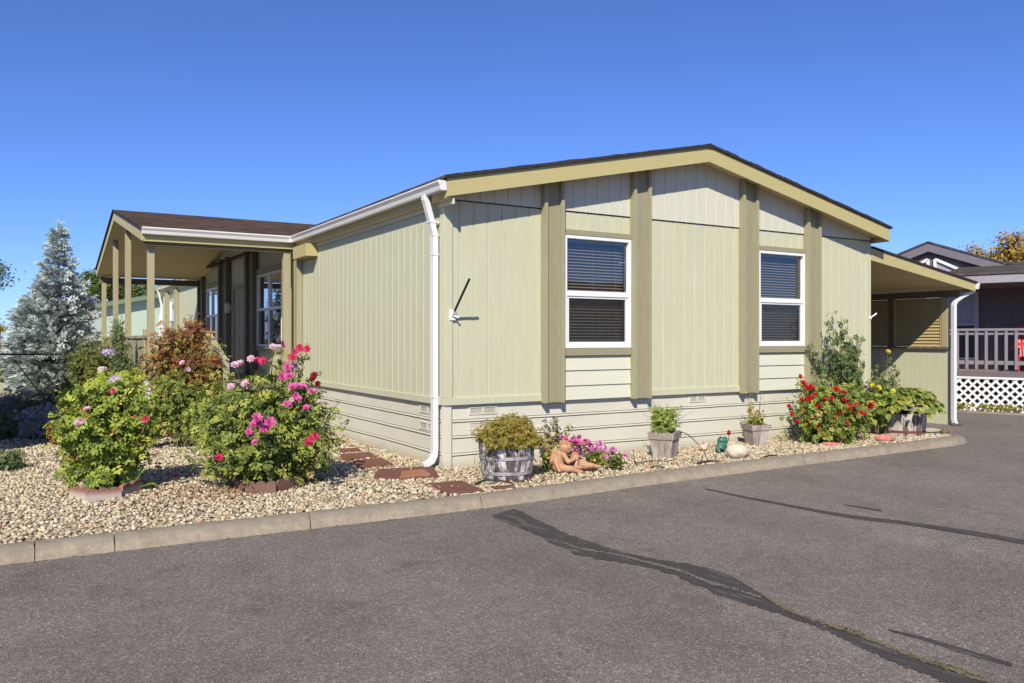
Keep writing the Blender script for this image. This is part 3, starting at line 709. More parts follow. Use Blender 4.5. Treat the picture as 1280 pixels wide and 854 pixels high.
mb = MB().box(-.004, .095, -.002, .03, -.05, BZ-.003); mb.box(-.004, .03, .03, .095, -.05, BZ-.003)
mb.build('skirt_corner', 'skirt', H, bevel=.005)
MB().box(W_-.09, W_+.004, -.002, .03, -.05, BZ-.003).build('skirt_corner', 'skirt', H, bevel=.005)
def skirt_vent(c, axis, w2=.2, h2=.05):
    """double louvred vent centred at c on the front (x) or left (y) skirting"""
    def B(mb, s0, s1, n0, n1, z0, z1):
        if axis == 'x': mb.box(c[0]+s0, c[0]+s1, .03-n1, .03-n0, c[2]+z0, c[2]+z1)
        else: mb.box(.03-n1, .03-n0, c[1]+s0, c[1]+s1, c[2]+z0, c[2]+z1)
    fr = MB()
    B(fr, -w2, w2, 0, .014, h2-.014, h2); B(fr, -w2, w2, 0, .014, -h2, -h2+.014)
    for s in (-w2, -.012, w2-.02): B(fr, s, s+(.024 if s == -.012 else .02), 0, .014, -h2+.014, h2-.014)
    v = fr.build('skirt_vent', 'skirt', H)
    g = MB(); B(g, -w2+.02, w2-.02, .0, .004, -h2+.014, h2-.014)
    for k in range(6): B(g, -w2+.02, w2-.02, .004, .008, -h2+.02+k*.012, -h2+.024+k*.012)
    g.build('grille', 'vent', v)
for u, v, w2 in ((604, 513, .2), (604, 532, .2), (872, 498.5, .17)):
    p = on(u, v, 'y', .02); skirt_vent((p[0], 0, p[2]), 'x', w2)
for u, v in ((534, 512), (534, 533), (400, 490.5)):
    p = on(u, v, 'x', .02); skirt_vent((0, p[1], p[2]), 'y', .24)
# pilasters: a board between two thicker battens
def pilaster_front(a, b):
    zt = lambda x: gtop(x)-.01
    p = MB().prism([(a+.05, -.016, BZ-.018), (b-.05, -.016, BZ-.018), (b-.05, -.016, zt(b-.05)), (a+.05, -.016, zt(a+.05))], (0, -.05, 0)).build('pilaster', 'olive', H)
    for q, r in ((a, a+.049), (b-.049, b)):
        MB().prism([(q, -.015, BZ-.022), (r, -.015, BZ-.022), (r, -.015, zt(r)), (q, -.015, zt(q))], (0, -.098, 0)).build('batten', 'olive2', p)
for a, b in ((1.395, 1.708), (2.888, 3.205), (5.04, 5.375), (6.525, 6.848)): pilaster_front(a, b)
def pilaster_left(y0, y1, zb=BZ-.02, zt=3.3, m=('olive', 'olive2'), bw=.06, d=.11):
    p = MB().box(-.062, -.012, y0+bw+.002, y1-bw-.002, zb, zt).build('pilaster', m[0], H)
    for q, r in ((y0, y0+bw), (y1-bw, y1)): MB().box(-d, -.011, q, r, zb, zt).build('batten', m[1], p)
pilaster_left(5.84, 6.19)
for a, b in ((9.1, 9.9), (11.75, 12.75)): pilaster_left(a, b, .76, 3.4+.2, ('beam_shade', 'beam_shade'), .17, .13)  # under the porch the olive is swapped for a shade-darkened colour
pilaster_left(15.0, 15.7, m=('beam_shade', 'beam_shade'), bw=.14); pilaster_left(19.5, 19.85); pilaster_left(21.5, 21.85)

# windows on the front
def slats(mb, x0, x1, y, z0, z1, sp=.042, ax='x'):
    n = int((z1-z0)/sp)
    for k in range(n):
        z = z0+k*sp
        if ax == 'x': mb.add([(x0, y-.010, z-.008), (x1, y-.010, z-.008), (x1, y+.010, z+.008), (x0, y+.010, z+.008)], [(0, 1, 2, 3)])
        else: mb.add([(y-.008, x0, z-.004), (y-.008, x1, z-.004), (y+.008, x1, z+.006), (y+.008, x0, z+.006)], [(0, 1, 2, 3)])
def window_front(x0, x1, z0, z1, cut):
    f = MB(); fw = .042; y0, y1 = -.046, .02; zm = 2.2
    f.box(x0, x1, y0, y1, z1-fw, z1); f.box(x0, x1, y0, y1, z0, z0+fw)
    f.box(x0, x0+fw, y0, y1, z0+fw, z1-fw); f.box(x1-fw, x1, y0, y1, z0+fw, z1-fw)
    f.box(x0+fw, x1-fw, y0+.006, y1, zm-.036, zm+.036)
    w_ = f.build('window', 'white', H, bevel=.004)
    s = MB(); a, b, c, d = x0+fw, x1-fw, z0+fw, zm-.036; t = .042
    s.box(a+.001, b-.001, -.026, .01, d-.028, d-.001); s.box(a+.001, b-.001, -.026, .01, c+.001, c+t)
    s.box(a+.001, a+t, -.026, .01, c+t, d-.028); s.box(b-t, b-.001, -.026, .01, c+t, d-.028)
    s.build('sash', 'white', w_, bevel=.003)
    MB().add([(a, .012, zm+.036), (b, .012, zm+.036), (b, .012, z1-fw), (a, .012, z1-fw)], [(0, 1, 2, 3)]).build('pane', 'glass', w_)
    MB().add([(a+t, -.004, c+t), (b-t, -.004, c+t), (b-t, -.004, d-.028), (a+t, -.004, d-.028)], [(0, 1, 2, 3)]).build('pane', 'glass', w_)
    MB().add([(a+t, -.018, c+t), (b-t, -.018, c+t), (b-t, -.018, d-.028), (a+t, -.018, d-.028)], [(0, 1, 2, 3)]).build('insect_screen', 'screen', w_)
    bl = MB(); slats(bl, a+.015, b-.02, .075, z0+.07, z1-.09-cut)
    bl.box(a+.01, b-.01, .06, .09, z1-.075, z1-.045)
    for fx in (.07, .48, .86): bl.box(a+(b-a)*fx-.002, a+(b-a)*fx+.002, .064, .066, z0+.07, z1-.08)
    bl.build('blind', 'blind', w_)
    MB().box(a-.1, b+.1, .30, .31, z0-.1, z1+.1).build('dark_room_sheet', 'interior', w_)  # dark sheet added to stand in for the unlit room
    for za, zb, nm in ((z1+.004, z1+.075, 'head_trim'), (z0-.10, z0-.004, 'sill')):
        MB().box(x0-.04, x1-.0+.0, -.052, .0, za, zb).build(nm, 'olive', H, bevel=.004)
window_front(1.752, 2.885, 1.466, 2.976, 0); window_front(5.442, 6.522, 1.472, 2.976, 0)
for a, b in ((1.65, 1.752), (2.885, 2.95), (5.3, 5.442), (6.522, 6.6)):
    MB().box(a, b, -.004, .0, 1.36, 3.07).build('wall_panel', 'siding', H)
# windows on the porch side (double units)
def window_left(y0, y1, z0, z1, n=2, blind=False):
    w_ = None; f = MB(); fw = .045; X0, X1 = -.04, .02
    f.box(X0, X1, y0, y1, z1-fw, z1); f.box(X0, X1, y0, y1, z0, z0+fw)
    ww = (y1-y0)/n
    for k in range(n+1):
        c = y0+k*ww; lo = max(y0, c-fw if 0 < k < n else (c if k == 0 else c-fw)); hi = min(y1, c+fw if k < n else c)
        f.box(X0, X1, lo, hi, z0+fw, z1-fw)
    zm = (z0+z1)/2+.02
    for k in range(n): f.box(X0+.006, X1, y0+k*ww+fw, y0+(k+1)*ww-fw, zm-.03, zm+.03)
    w_ = f.build('window', 'white', H, bevel=.004)
    for k in range(n):
        a, b = y0+k*ww+fw, y0+(k+1)*ww-fw
        MB().box(-.004, 0, a, b, zm+.03, z1-fw).build('pane', 'glass2', w_)
        MB().box(.002, .006, a, b, z0+fw, zm-.03).build('pane', 'glass2', w_)
        MB().add([(-.02, a, z0+fw), (-.02, b, z0+fw), (-.02, b, zm-.03), (-.02, a, zm-.03)], [(0, 1, 2, 3)]).build('insect_screen', 'screen', w_)
    MB().box(.22, .23, y0-.1, y1+.1, z0-.1, z1+.1).build('dark_room_sheet', 'interior', w_)  # same added dark sheet, drawing the unlit room behind the glass
    MB().box(-.05, 0, y0-.05, y1+.05, z1+.003, z1+.13).build('head_trim', 'olive', H)
    MB().box(-.05, 0, y0-.05, y1+.05, z0-.1, z0-.003).build('sill', 'olive', H)
window_left(*WA); window_left(*WB); window_left(20.2, 21.2, 1.45, 2.95, 1)
# front door under the porch
y0, y1, z0, z1 = DR
f = MB().box(-.03, .03, y0, y0+.11, z0, z1); f.box(-.03, .03, y1-.11, y1, z0, z1); f.box(-.03, .03, y0+.11, y1-.11, z1-.11, z1)
f.build('door_frame', 'olive', H)
dm = MB().box(.0, .04, y0+.112, y1-.112, z0, z1-.112)
for a, b in ((.1, .85), (1.0, 1.8)):
    for c in (.17, .62): dm.box(-.008, .0, y0+c, y0+c+.36, z0+a, z0+b)
d_ = dm.build('door', 'tanpost', H, bevel=.004)
MB().ell((-.05, y1-.2, 1.75), (.03, .03, .03)).build('knob', 'grey_metal', d_, smooth=True)
# wall lamp by the door
lm = MB().box(-.05, -.01, 11.58, 11.68, 2.28, 2.42).lathe([(.02, 0), (.07, .02), (.075, .2), (.03, .25)], 10, (-.12, 11.63, 2.22)).build('porch_lamp', 'cream', H)

# main roof
def slab(mb, pts, th):
    n = len(pts); up = [Vector(p) for p in pts]; lo = [p-Vector((0, 0, th)) for p in up]
    return mb.add(up+lo, [tuple(range(n)), tuple(range(2*n-1, n-1, -1))]+[(i, i+n, (i+1) % n+n, (i+1) % n) for i in range(n)])
EX = .135
LPORCH = -.20
mb = MB(); yf, yb = -.325, LEN+.3
def rtop(x): return 4.415-SL*abs(x-RX)
slab(mb, [(LPORCH+.04, yf, rtop(LPORCH+.04)), (RX, yf, rtop(RX)), (RX, yb, rtop(RX)), (LPORCH+.04, yb, rtop(LPORCH+.04))], .035)
slab(mb, [(RX, yf, rtop(RX)), (W_+EX+.03, yf, rtop(W_+EX+.03)), (W_+EX+.03, yb, rtop(W_+EX+.03)), (RX, yb, rtop(RX))], .035)
rf = mb.build('roof', 'roof', H, uvf=lambda c: (c.y, c.x))
# shingle edge along the rake: slightly ragged dark line
mb = MB(); xs = np.linspace(LPORCH+.04, W_+EX+.03, 70)
for a, b in zip(xs[:-1], xs[1:]):
    j = .004*math.sin(a*9)+.003*rng.normal()
    mb.hexa([(a, yf-.012, rtop(a)-.036), (b, yf-.012, rtop(b)-.036), (b, yf-.001, rtop(b)-.036), (a, yf-.001, rtop(a)-.036), (a, yf-.012, rtop(a)+.004+j), (b, yf-.012, rtop(b)+.004+j-.004), (b, yf-.001, rtop(b)+.004), (a, yf-.001, rtop(a)+.004)])
mb.build('shingle_edge', 'roofedge', rf)
mb = MB()
for k in range(80):
    y_ = yf+k*.29; mb.prism([(RX-.16, y_, rtop(RX-.16)+.004), (RX, y_, rtop(RX)+.012), (RX+.16, y_, rtop(RX+.16)+.004)], (0, .30, .006))
mb.build('ridge_cap', 'roofedge', rf)
def rake(x0, x1, y, th=.026, up=None, lo=None):
    u_ = up or (lambda x: rtop(x)-.037); l_ = lo or ubot
    return MB().prism([(x0, y, l_(x0)), (x1, y, l_(x1)), (x1, y, u_(x1)), (x0, y, u_(x0))], (0, th, 0)).build('rake_board', 'tan', H, bevel=.003)
rake(-.115, RX-.001, -.305); rake(RX+.001, W_+EX, -.305)
MB().prism([(RX-.4, -.307, ubot(RX-.4)+.10), (RX-.4, -.307, ubot(RX-.4)+.10)], (0, 0, 0)) if False else None
# soffits under the rake
mb = MB()
slab(mb, [(-.1, -.28, ubot(-.1)+.085), (RX, -.28, ubot(RX)+.085), (RX, -.02, ubot(RX)+.085), (-.1, -.02, ubot(-.1)+.085)], .012)
slab(mb, [(RX, -.28, ubot(RX)+.085), (W_+.1, -.28, ubot(W_+.1)+.085), (W_+.1, -.02, ubot(W_+.1)+.085), (RX, -.02, ubot(RX)+.085)], .012)
mb.build('soffit', 'ceil', H)
for a, b in ((.0, RX), (RX, W_)):
    MB().prism([(a, -.03, ubot(a)+.02), (b, -.03, ubot(b)+.02), (b, -.03, ubot(b)+.07), (a, -.03, ubot(a)+.07)], (0, .014, 0)).build('frieze', 'gable', H)
# eaves on the left: fascia, soffit, gutter, downspout
PN, PF, PR, PX = 5.95, 15.45, 10.70, -2.70       # porch roof near eave, far eave, ridge, gable plane
def eave_left(y0, y1):
    MB().box(-.118, -.098, y0, y1, 3.262, 3.47).build('fascia', 'tan', H)
    MB().box(-.098, -.004, y0, y1, 3.262, 3.275).build('soffit', 'ceil', H)
    MB().box(-.03, -.004, y0, y1, 3.20, 3.26).build('frieze', 'gable', H)
eave_left(-.278, PN-.02); eave_left(PF+.02, LEN)
MB().box(W_+EX-.02, W_+EX, -.278, LEN, 3.265, 3.47).build('fascia', 'tan', H)
GP = [(0, .0), (0, .11), (-.012, .118), (-.105, .118), (-.118, .112), (-.118, .095), (-.108, .08), (-.092, .055), (-.085, .02), (-.078, 0)]   # K-style, from the fascia outwards
def gutter_along(p, q, out, name='gutter', bot=3.345):
    p = Vector(p); q = Vector(q); out = Vector(out)
    poly = [p-out*a+Vector((0, 0, b+bot-p.z+p.z*0)) - Vector((0, 0, 0)) for a, b in GP]
    poly = [Vector((v.x, v.y, b+bot)) for v, (a, b) in zip(poly, GP)]
    return MB().prism(poly, q-p).build(name, 'gutter', H, bevel=.003)
gutter_along((-.12, -.30, 0), (-.12, PN-.13, 0), (-1, 0, 0))
gutter_along((-.12, PF+.14, 0), (-.12, LEN+.2, 0), (-1, 0, 0))
MB().bar((-.18, LEN-.15, 3.34), (-.07, LEN-.15, 2.85), .08, .06).bar((-.06, LEN-.15, 2.86), (-.06, LEN-.15, .1), .08, .06).build('downspout', 'spout', H)
ds = MB()
def dpipe(mb, pts, w2=.04, d2=.03):
    for a, b in zip(pts[:-1], pts[1:]): mb.bar(a, b, w2*2, d2*2, up=(1, 0, 0) if abs(Vector(b)[2]-Vector(a)[2]) > .3 else (0, 0, 1))
# elbow from gutter outlet to the wall, down, kick-out at the foot (in the plane x = const, running along the left wall)
def sweep(mb, pts, ax, hw, hd):
    """rectangular section; ax = fixed width axis, the other axis follows the path normal"""
    ax = Vector(ax); P_ = [Vector(p) for p in pts]; vs_ = []; n = len(P_)
    for i, p in enumerate(P_):
        d = (P_[min(i+1, n-1)]-P_[max(i-1, 0)]).normalized(); b = d.cross(ax).normalized()
        vs_ += [p-ax*hw-b*hd, p+ax*hw-b*hd, p+ax*hw+b*hd, p-ax*hw+b*hd]
    fs = [(4*i+j, 4*i+(j+1) % 4, 4*i+4+(j+1) % 4, 4*i+4+j) for i in range(n-1) for j in range(4)]
    return mb.add(vs_, fs+[(3, 2, 1, 0), tuple(4*(n-1)+j for j in range(4))])
yd = .165
sweep(ds, [(-.185, yd, 3.35), (-.185, yd, 3.30), (-.17, yd, 3.26), (-.105, yd, 3.04), (-.068, yd, 2.90), (-.058, yd, 2.84), (-.058, yd, .22), (-.066, yd, .15), (-.10, yd, .085), (-.17, yd, .05), (-.215, yd, .042)], (0, 1, 0), .045, .034)
dso = ds.build('downspout', 'spout', H, bevel=.006)
mb = MB()
for z in (3.02, 2.86, 2.62, .86): mb.box(-.097 if z < 2.9 else -.14, -.02, yd-.049, yd+.049, z, z+.02)
mb.build('strap', 'spout', dso)
# flag bracket on the corner board
b0 = np.array([.10, -.022, 1.885])
fb = MB().box(.055, .135, -.034, -.021, 1.82, 1.95).tube([(.09, -.03, 1.87), (.09, -.09, 1.93)], .017, 10).tube([(.10, -.05, 1.875), (.145, -.09, 1.85)], .012, 8).build('flag_bracket', 'white', H)
MB().tube([(.09, -.08, 1.92), (.113, -.43, 2.30)], .015, 8).build('pole_stub', 'black', fb)
# flood lamp on the right corner
fl = MB().box(W_-.04, W_+.018, -.035, -.021, 1.93, 1.98).tube([(W_+.0, -.03, 1.96), (W_+.04, -.05, 1.99), (W_+.11, -.06, 2.03)], [.010, .012, .016], 8).build('flood_lamp', 'white', H)

# porch: roof, posts, guard, stair
RPT = 4.40; PS = (RPT-3.475)/(PR-PN)
def ptop(y): return RPT-PS*abs(y-PR)
mb = MB(); xa = PX-.02; ye0, ye1 = PN-.03, PF+.03
xi = lambda y: max(-.16, RX-(rtop(RX)-ptop(y))/SL-.05)
slab(mb, [(xa, ye0, ptop(ye0)), (xi(ye0), ye0, ptop(ye0)), (RX-.1, PR, ptop(PR)), (xa, PR, ptop(PR))], .035)
slab(mb, [(xa, PR, ptop(PR)), (RX-.1, PR, ptop(PR)), (xi(ye1), ye1, ptop(ye1)), (xa, ye1, ptop(ye1))], .035)
pr = mb.build('porch_roof', 'roof', H, uvf=lambda c: (c.x, c.y))
mb = MB()
for s, a, b in ((1, ye0, PR), (1, PR, ye1)):
    mb.hexa([(xa-.012, a, ptop(a)-.04), (xa, a, ptop(a)-.04), (xa, b, ptop(b)-.04), (xa-.012, b, ptop(b)-.04), (xa-.012, a, ptop(a)+.006), (xa, a, ptop(a)+.006), (xa, b, ptop(b)+.006), (xa-.012, b, ptop(b)+.006)])
mb.build('shingle_edge', 'roofedge', pr)
for a, b in ((PN, PR-.001), (PR+.001, PF)):
    MB().prism([(PX, a, ptop(a)-.235), (PX, b, ptop(b)-.235), (PX, b, ptop(b)-.037), (PX, a, ptop(a)-.037)], (.028, 0, 0)).build('rake_board', 'tan', H, bevel=.003)
MB().box(PX+.03, -.12, PN, PN+.022, 3.262, 3.44).build('fascia', 'tan', H)
MB().box(PX+.03, -.12, PF-.022, PF, 3.262, 3.44).build('fascia', 'tan', H)
gutter_along((PX+.0, PN, 0), (-.12, PN, 0), (0, -1, 0)); gutter_along((PX+.0, PF, 0), (-.12, PF, 0), (0, 1, 0))
MB().box(-.238, -.12, PN-.128, PN-.002, 3.35, 3.463).build('gutter', 'gutter', H)
mb = MB(); cz = lambda y: ptop(y)-.215
slab(mb, [(PX+.03, PN+.03, cz(PN+.03)), (-.01, PN+.03, cz(PN+.03)), (-.01, PR, cz(PR)), (PX+.03, PR, cz(PR))], .012)
slab(mb, [(PX+.03, PR, cz(PR)), (-.01, PR, cz(PR)), (-.01, PF-.03, cz(PF-.03)), (PX+.03, PF-.03, cz(PF-.03))], .012)
mb.build('porch_ceiling', 'ceil', H)
# gable wall strip of the main house above its eave, inside the porch
MB().prism([(-.004, PN, 3.25), (-.004, PF, 3.25), (-.004, PR, cz(PR))], (.02, 0, 0)).build('wall_panel', 'siding', H)
MB().box(PX+.03, -.12, PN+.004, PN+.05, 3.236, 3.261).build('trim', 'tan', H)
MB().box(PX+.05, -.13, PN+.06, PN+.15, 3.17, 3.235).build('beam', 'beam_shade', H)
MB().box(PX+.05, -.13, PF-.14, PF-.05, 3.07, 3.225).build('beam', 'beam_shade', H)
MB().box(-.21, -.004, 4.95, PN-.2, 3.03, 3.245).build('beam', 'tan', H, bevel=.004)
MB().box(-2.60, -.1, PR-1.5, PR-1.4, cz(PR-1.45)-.15, cz(PR-1.45)-.03).build('beam', 'beam_shade', H)
PY_ = [6.18, 9.62, 12.2, 15.3]
for y in PY_:
    t = cz(y)-.02 if y not in (PY_[0], PY_[3]) else (3.17 if y == PY_[0] else 3.07)
    p = MB().box(-2.585, -2.475, y-.055, y+.055, -.05, t).build('porch_post', 'tanpost', H, bevel=.005)
MB().box(-.30, -.17, 6.02, 6.15, -.05, 3.17).build('porch_post', 'tanpost', H, bevel=.005)
MB().box(-2.6, -.03, 6.2, 15.4, .66, .75).build('porch_deck', 'deckwood', H)
mb = MB(); n = 0
for y in np.arange(6.25, 15.3, .15): mb.box(-2.54, -2.52, y, y+.144, .05, 1.60)
g = mb.build('porch_guard', 'tanpost', H)
MB().box(-2.57, -2.49, 6.24, 15.3, 1.601, 1.65).build('cap_rail', 'tanpost', g)
MB().box(-2.56, -2.45, 6.86, 6.98, -.05, 1.76).build('newel', 'tanpost', g)
mb = MB()
for x in np.arange(-2.4, -1.6, .15): mb.box(x, x+.144, 6.16, 6.18, .05, 1.60)
mb.build('porch_guard', 'tanpost', H)
mb = MB()
for k in range(4): mb.box(-1.5, -.35, 6.18-.28*(k+1), 6.18-.28*k, -.02, .75-.165*(k+1))
mb.build('stair', 'deckwood', H, bevel=.006)
st = MB().prism([(-1.60, 6.14, .05), (-1.60, 4.86, .05), (-1.60, 4.86, 1.17), (-1.60, 6.14, 1.60)], (.03, 0, 0)).build('stair_guard', 'tanpost', H)
MB().prism([(-1.64, 6.16, 1.60), (-1.64, 4.84, 1.17), (-1.64, 4.84, 1.26), (-1.64, 6.16, 1.69)], (.11, 0, 0)).build('handrail', 'tanpost', st, bevel=.006)
MB().box(-1.635, -1.535, 4.72, 4.84, -.05, 1.27).build('newel', 'tanpost', st, bevel=.006)
MB().tube([at(246, 414.5, 14.1), at(271, 415.5, 13.9)], .014, 6).tube([at(262, 430, 14), at(264, 409, 14)], .013, 6).build('trellis_rail', 'copper', H)

# carport on the right
CX = 11.25
def ctop(x): return 3.205-.1528*(x-8.236)
cr = MB(); slab(cr, [(W_+.006, -.04, ctop(W_)), (11.53, -.04, ctop(11.53)), (11.53, 9, ctop(11.53)), (W_+.006, 9, ctop(W_))], .03)
cro = cr.build('carport_roof', 'roof', H, uvf=lambda c: (c.y, c.x))
mb = MB(); xs = np.linspace(W_+.022, 11.54, 30)
for a, b in zip(xs[:-1], xs[1:]): mb.hexa([(a, -.055, ctop(a)-.03), (b, -.055, ctop(b)-.03), (b, -.041, ctop(b)-.03), (a, -.041, ctop(a)-.03), (a, -.055, ctop(a)+.008), (b, -.055, ctop(b)+.003), (b, -.041, ctop(b)+.004), (a, -.041, ctop(a)+.006)])
mb.build('shingle_edge', 'roofedge', cro)
MB().prism([(W_+.022, -.030, ctop(W_)-.245), (11.49, -.030, ctop(11.49)-.19), (11.49, -.030, ctop(11.49)-.032), (W_+.022, -.030, ctop(W_)-.032)], (0, .028, 0)).build('rake_board', 'tan', H, bevel=.003)
mb = MB(); slab(mb, [(W_+.01, .0, ctop(W_)-.14), (11.46, .0, ctop(11.46)-.14), (11.46, 9, ctop(11.46)-.14), (W_+.01, 9, ctop(W_)-.14)], .012)
mb.build('carport_ceiling', 'ceil', H)
MB().box(11.491, 11.51, -.028, 9, ctop(11.49)-.19, ctop(11.49)-.035).build('fascia', 'tan', H)
gutter_along((11.512, -.05, 0), (11.512, 9, 0), (1, 0, 0), bot=ctop(11.49)-.15)
MB().box(CX-.05, CX+.05, .16, 9, 2.415, 2.535).build('beam', 'louverframe', H)
MB().box(CX-.04, CX+.04, .36, .48, 1.426, 2.414).build('carport_post', 'tanpost', H, bevel=.004)
MB().box(CX-.004, CX+.034, .33, .36, GZ, 1.386).build('corner_board', 'siding', H)
MB().grooved((CX, .36, 0), (0, 1, 0), (-1, 0, 0), 8.6, GZ, 1.385, .17, .12, gw=.014).build('carport_wall', 'siding', H)
MB().grooved((CX+.03, .36, 0), (0, 1, 0), (1, 0, 0), 8.6, GZ, 1.385, .17, .12).build('carport_wall', 'siding', H)
MB().box(CX-.06, CX+.05, .34, 9, 1.387, 1.425).build('sill', 'louverframe', H)
yy = .485
while yy < 8:
    lv = MB(); n = 15
    for k in range(n):
        z = 1.435+k*.0645
        lv.hexa([(CX-.024, yy+.03, z), (CX-.024, yy+1.0, z), (CX+.004, yy+1.0, z), (CX+.004, yy+.03, z), (CX+.008, yy+.03, z+.069), (CX+.008, yy+1.0, z+.069), (CX+.022, yy+1.0, z+.069), (CX+.022, yy+.03, z+.069)])
    L_ = lv.build('louver', 'louver', H)
    fr = MB().box(CX-.03, CX+.03, yy+.001, yy+.029, 1.426, 2.414); fr.box(CX-.03, CX+.03, yy+1.001, yy+1.03, 1.426, 2.414); fr.box(CX-.025, CX-.005, yy+.03, yy+1.0, 1.915, 1.935)
    fr.build('louver_frame', 'louver', L_)
    MB().box(CX-.045, CX+.045, yy+1.035, yy+1.145, 1.427, 2.413).build('carport_post', 'louverframe', H)
    yy += 1.15
dd = MB(); sweep(dd, [(11.55, .06, ctop(11.49)-.15), (11.54, .06, ctop(11.49)-.19), (11.32, .14, 2.42), (11.20, .19, 2.33), (11.175, .21, 2.25), (11.175, .21, .02), (11.16, .17, -.06), (11.12, .05, -.075)], (.2, .98, 0), .042, .032)
dd.build('downspout', 'spout', H, bevel=.005)
MB().box(8.3, 11.2, 9.0, 9.05, GZ, 3.0).build('carport_wall', 'siding', H)
sheet('concrete_strip', [(8.72, -.62), (9.6, -.55), (9.75, -.2), (8.75, .1), (8.27, .1), (8.27, -.3)], -.03, 'slab')

# ------------------------------------------------------------------ garden plants
def rel(root, p): return p
def flowers(root, pts, Z, m, r=.045, jit=.0):
    for u, v in pts: blossom(root, at(u, v, Z+rng.normal()*.05), r*.86*(.75+.5*random.random()), m)

ra = bush('rose_bush', 'leafy rose bush with only a few small pink blooms beside the kerb at left', 'rose bush', gp(133, 612),
          [(0, 0, .62, .48, .46, .44, 5), (-.22, -.05, .80, .34, .32, .30, 2), (.22, .02, .78, .32, .32, .34, 2), (0, 0, .3, .42, .4, .26, 2), (.05, .05, 1.02, .22, .2, .16, .8)],
          95, 32, 'rose', .10, 'rose_leaf', 11, base_r=.2, jitter=.05, group='rose bushes')
flowers(ra, [(98, 529), (109, 512), (102, 526)], 8.05, 'palepink', .042); flowers(ra, [(182, 524), (142, 489)], 8.2, 'crimson', .045)
def long_stems(root, tips, Z, m='rose_leaf', seed=5, size=.075, per=12, base=None):
    r_ = np.random.default_rng(seed); mb = MB(); P = []; D = []
    bx = np.array(base if base is not None else root.location)
    for u, v in tips:
        t = at(u, v, Z)-np.array(root.location); s = (bx-np.array(root.location))+r_.normal(size=3)*.06; s[2] = .05
        mid = s*.35+t*.65; mid[2] = t[2]*.6; q = np.linspace(0, 1, 8)[:, None]
        pts = (1-q)**2*s+2*q*(1-q)*mid+q**2*t; mb.tube(pts, list(np.linspace(.007, .003, 8)), 5, False)
        k = (.45+.55*r_.random(per))[:, None]; pp = (1-k)**2*s+2*k*(1-k)*mid+k**2*t+r_.normal(size=(per, 3))*.035
        P.append(pp); D.append(r_.normal(size=(per, 3))*.7+np.array([-.2, -.5, .6]))
    P = np.concatenate(P); D = np.concatenate(D)
    mb.build('stem', 'cane', root, smooth=True)
    instances('foliage', ROSE_V, ROSE_F, P, rot_frames(D, r_), size*(.6+.6*r_.random(len(P))), np.clip(r_.beta(2, 2, len(P)), 0, 1), m, root, subrnd=.08)
long_stems(ra, [(72, 505), (66, 540), (180, 492), (195, 506), (118, 470), (100, 492), (160, 480), (200, 540)], 8.4, seed=3, per=14)

rb = bush('rose_bush', 'large rose bush covered in bright pink blooms in front of the porch', 'rose bush', gp(335, 606),
          [(-.05, 0, .55, .78, .6, .46, 6), (-.45, -.05, .5, .40, .45, .38, 3), (.35, 0, .55, .45, .5, .36, 3), (-.25, .05, .95, .5, .42, .24, 3), (.15, .05, 1.0, .42, .4, .24, 2.5), (0, 0, .25, .75, .5, .22, 3)],
          175, 34, 'rose', .098, 'rose_leaf2', 12, base_r=.3, jitter=.06, group='rose bushes')
long_stems(rb, [(341, 434), (352, 431), (375, 436), (384, 436), (366, 447), (360, 459), (391, 475), (397, 480), (390, 490), (350, 445), (330, 452), (294, 457), (402, 505), (425, 500), (434, 524), (418, 515), (405, 540), (428, 548), (345, 450), (355, 462)], 8.75, 'rose_leaf2', 4, per=16)
long_stems(rb, [(224, 520), (230, 545), (246, 500), (262, 488), (275, 476), (300, 470), (318, 462), (236, 575), (412, 575), (425, 560), (250, 590)], 8.7, 'rose_leaf2', 44, per=18)
flowers(rb, [(375, 436), (384, 437), (366, 447), (368, 441), (321, 450), (329, 452)], 8.6, 'crimson', .05)
flowers(rb, [(360, 459), (353, 471), (362, 470), (374, 484), (366, 484), (380, 484), (390, 490), (370, 495), (374, 499), (363, 507), (383, 510), (358, 505), (352, 431)], 8.5, 'pink', .05)
flowers(rb, [(321, 523), (317, 531), (322, 530), (337, 528), (330, 535), (334, 531), (313, 543), (311, 540), (319, 553)], 8.05, 'pink', .052)
flowers(rb, [(369, 458), (314, 449), (294, 457), (300, 455), (341, 434), (289, 484), (307, 480), (365, 500)], 8.55, 'palepink', .046)
flowers(rb, [(389, 549), (385, 555), (394, 546), (274, 572)], 8.2, 'crimson', .046); flowers(rb, [(391, 474), (397, 480), (393, 470)], 8.6, 'darkred', .046)

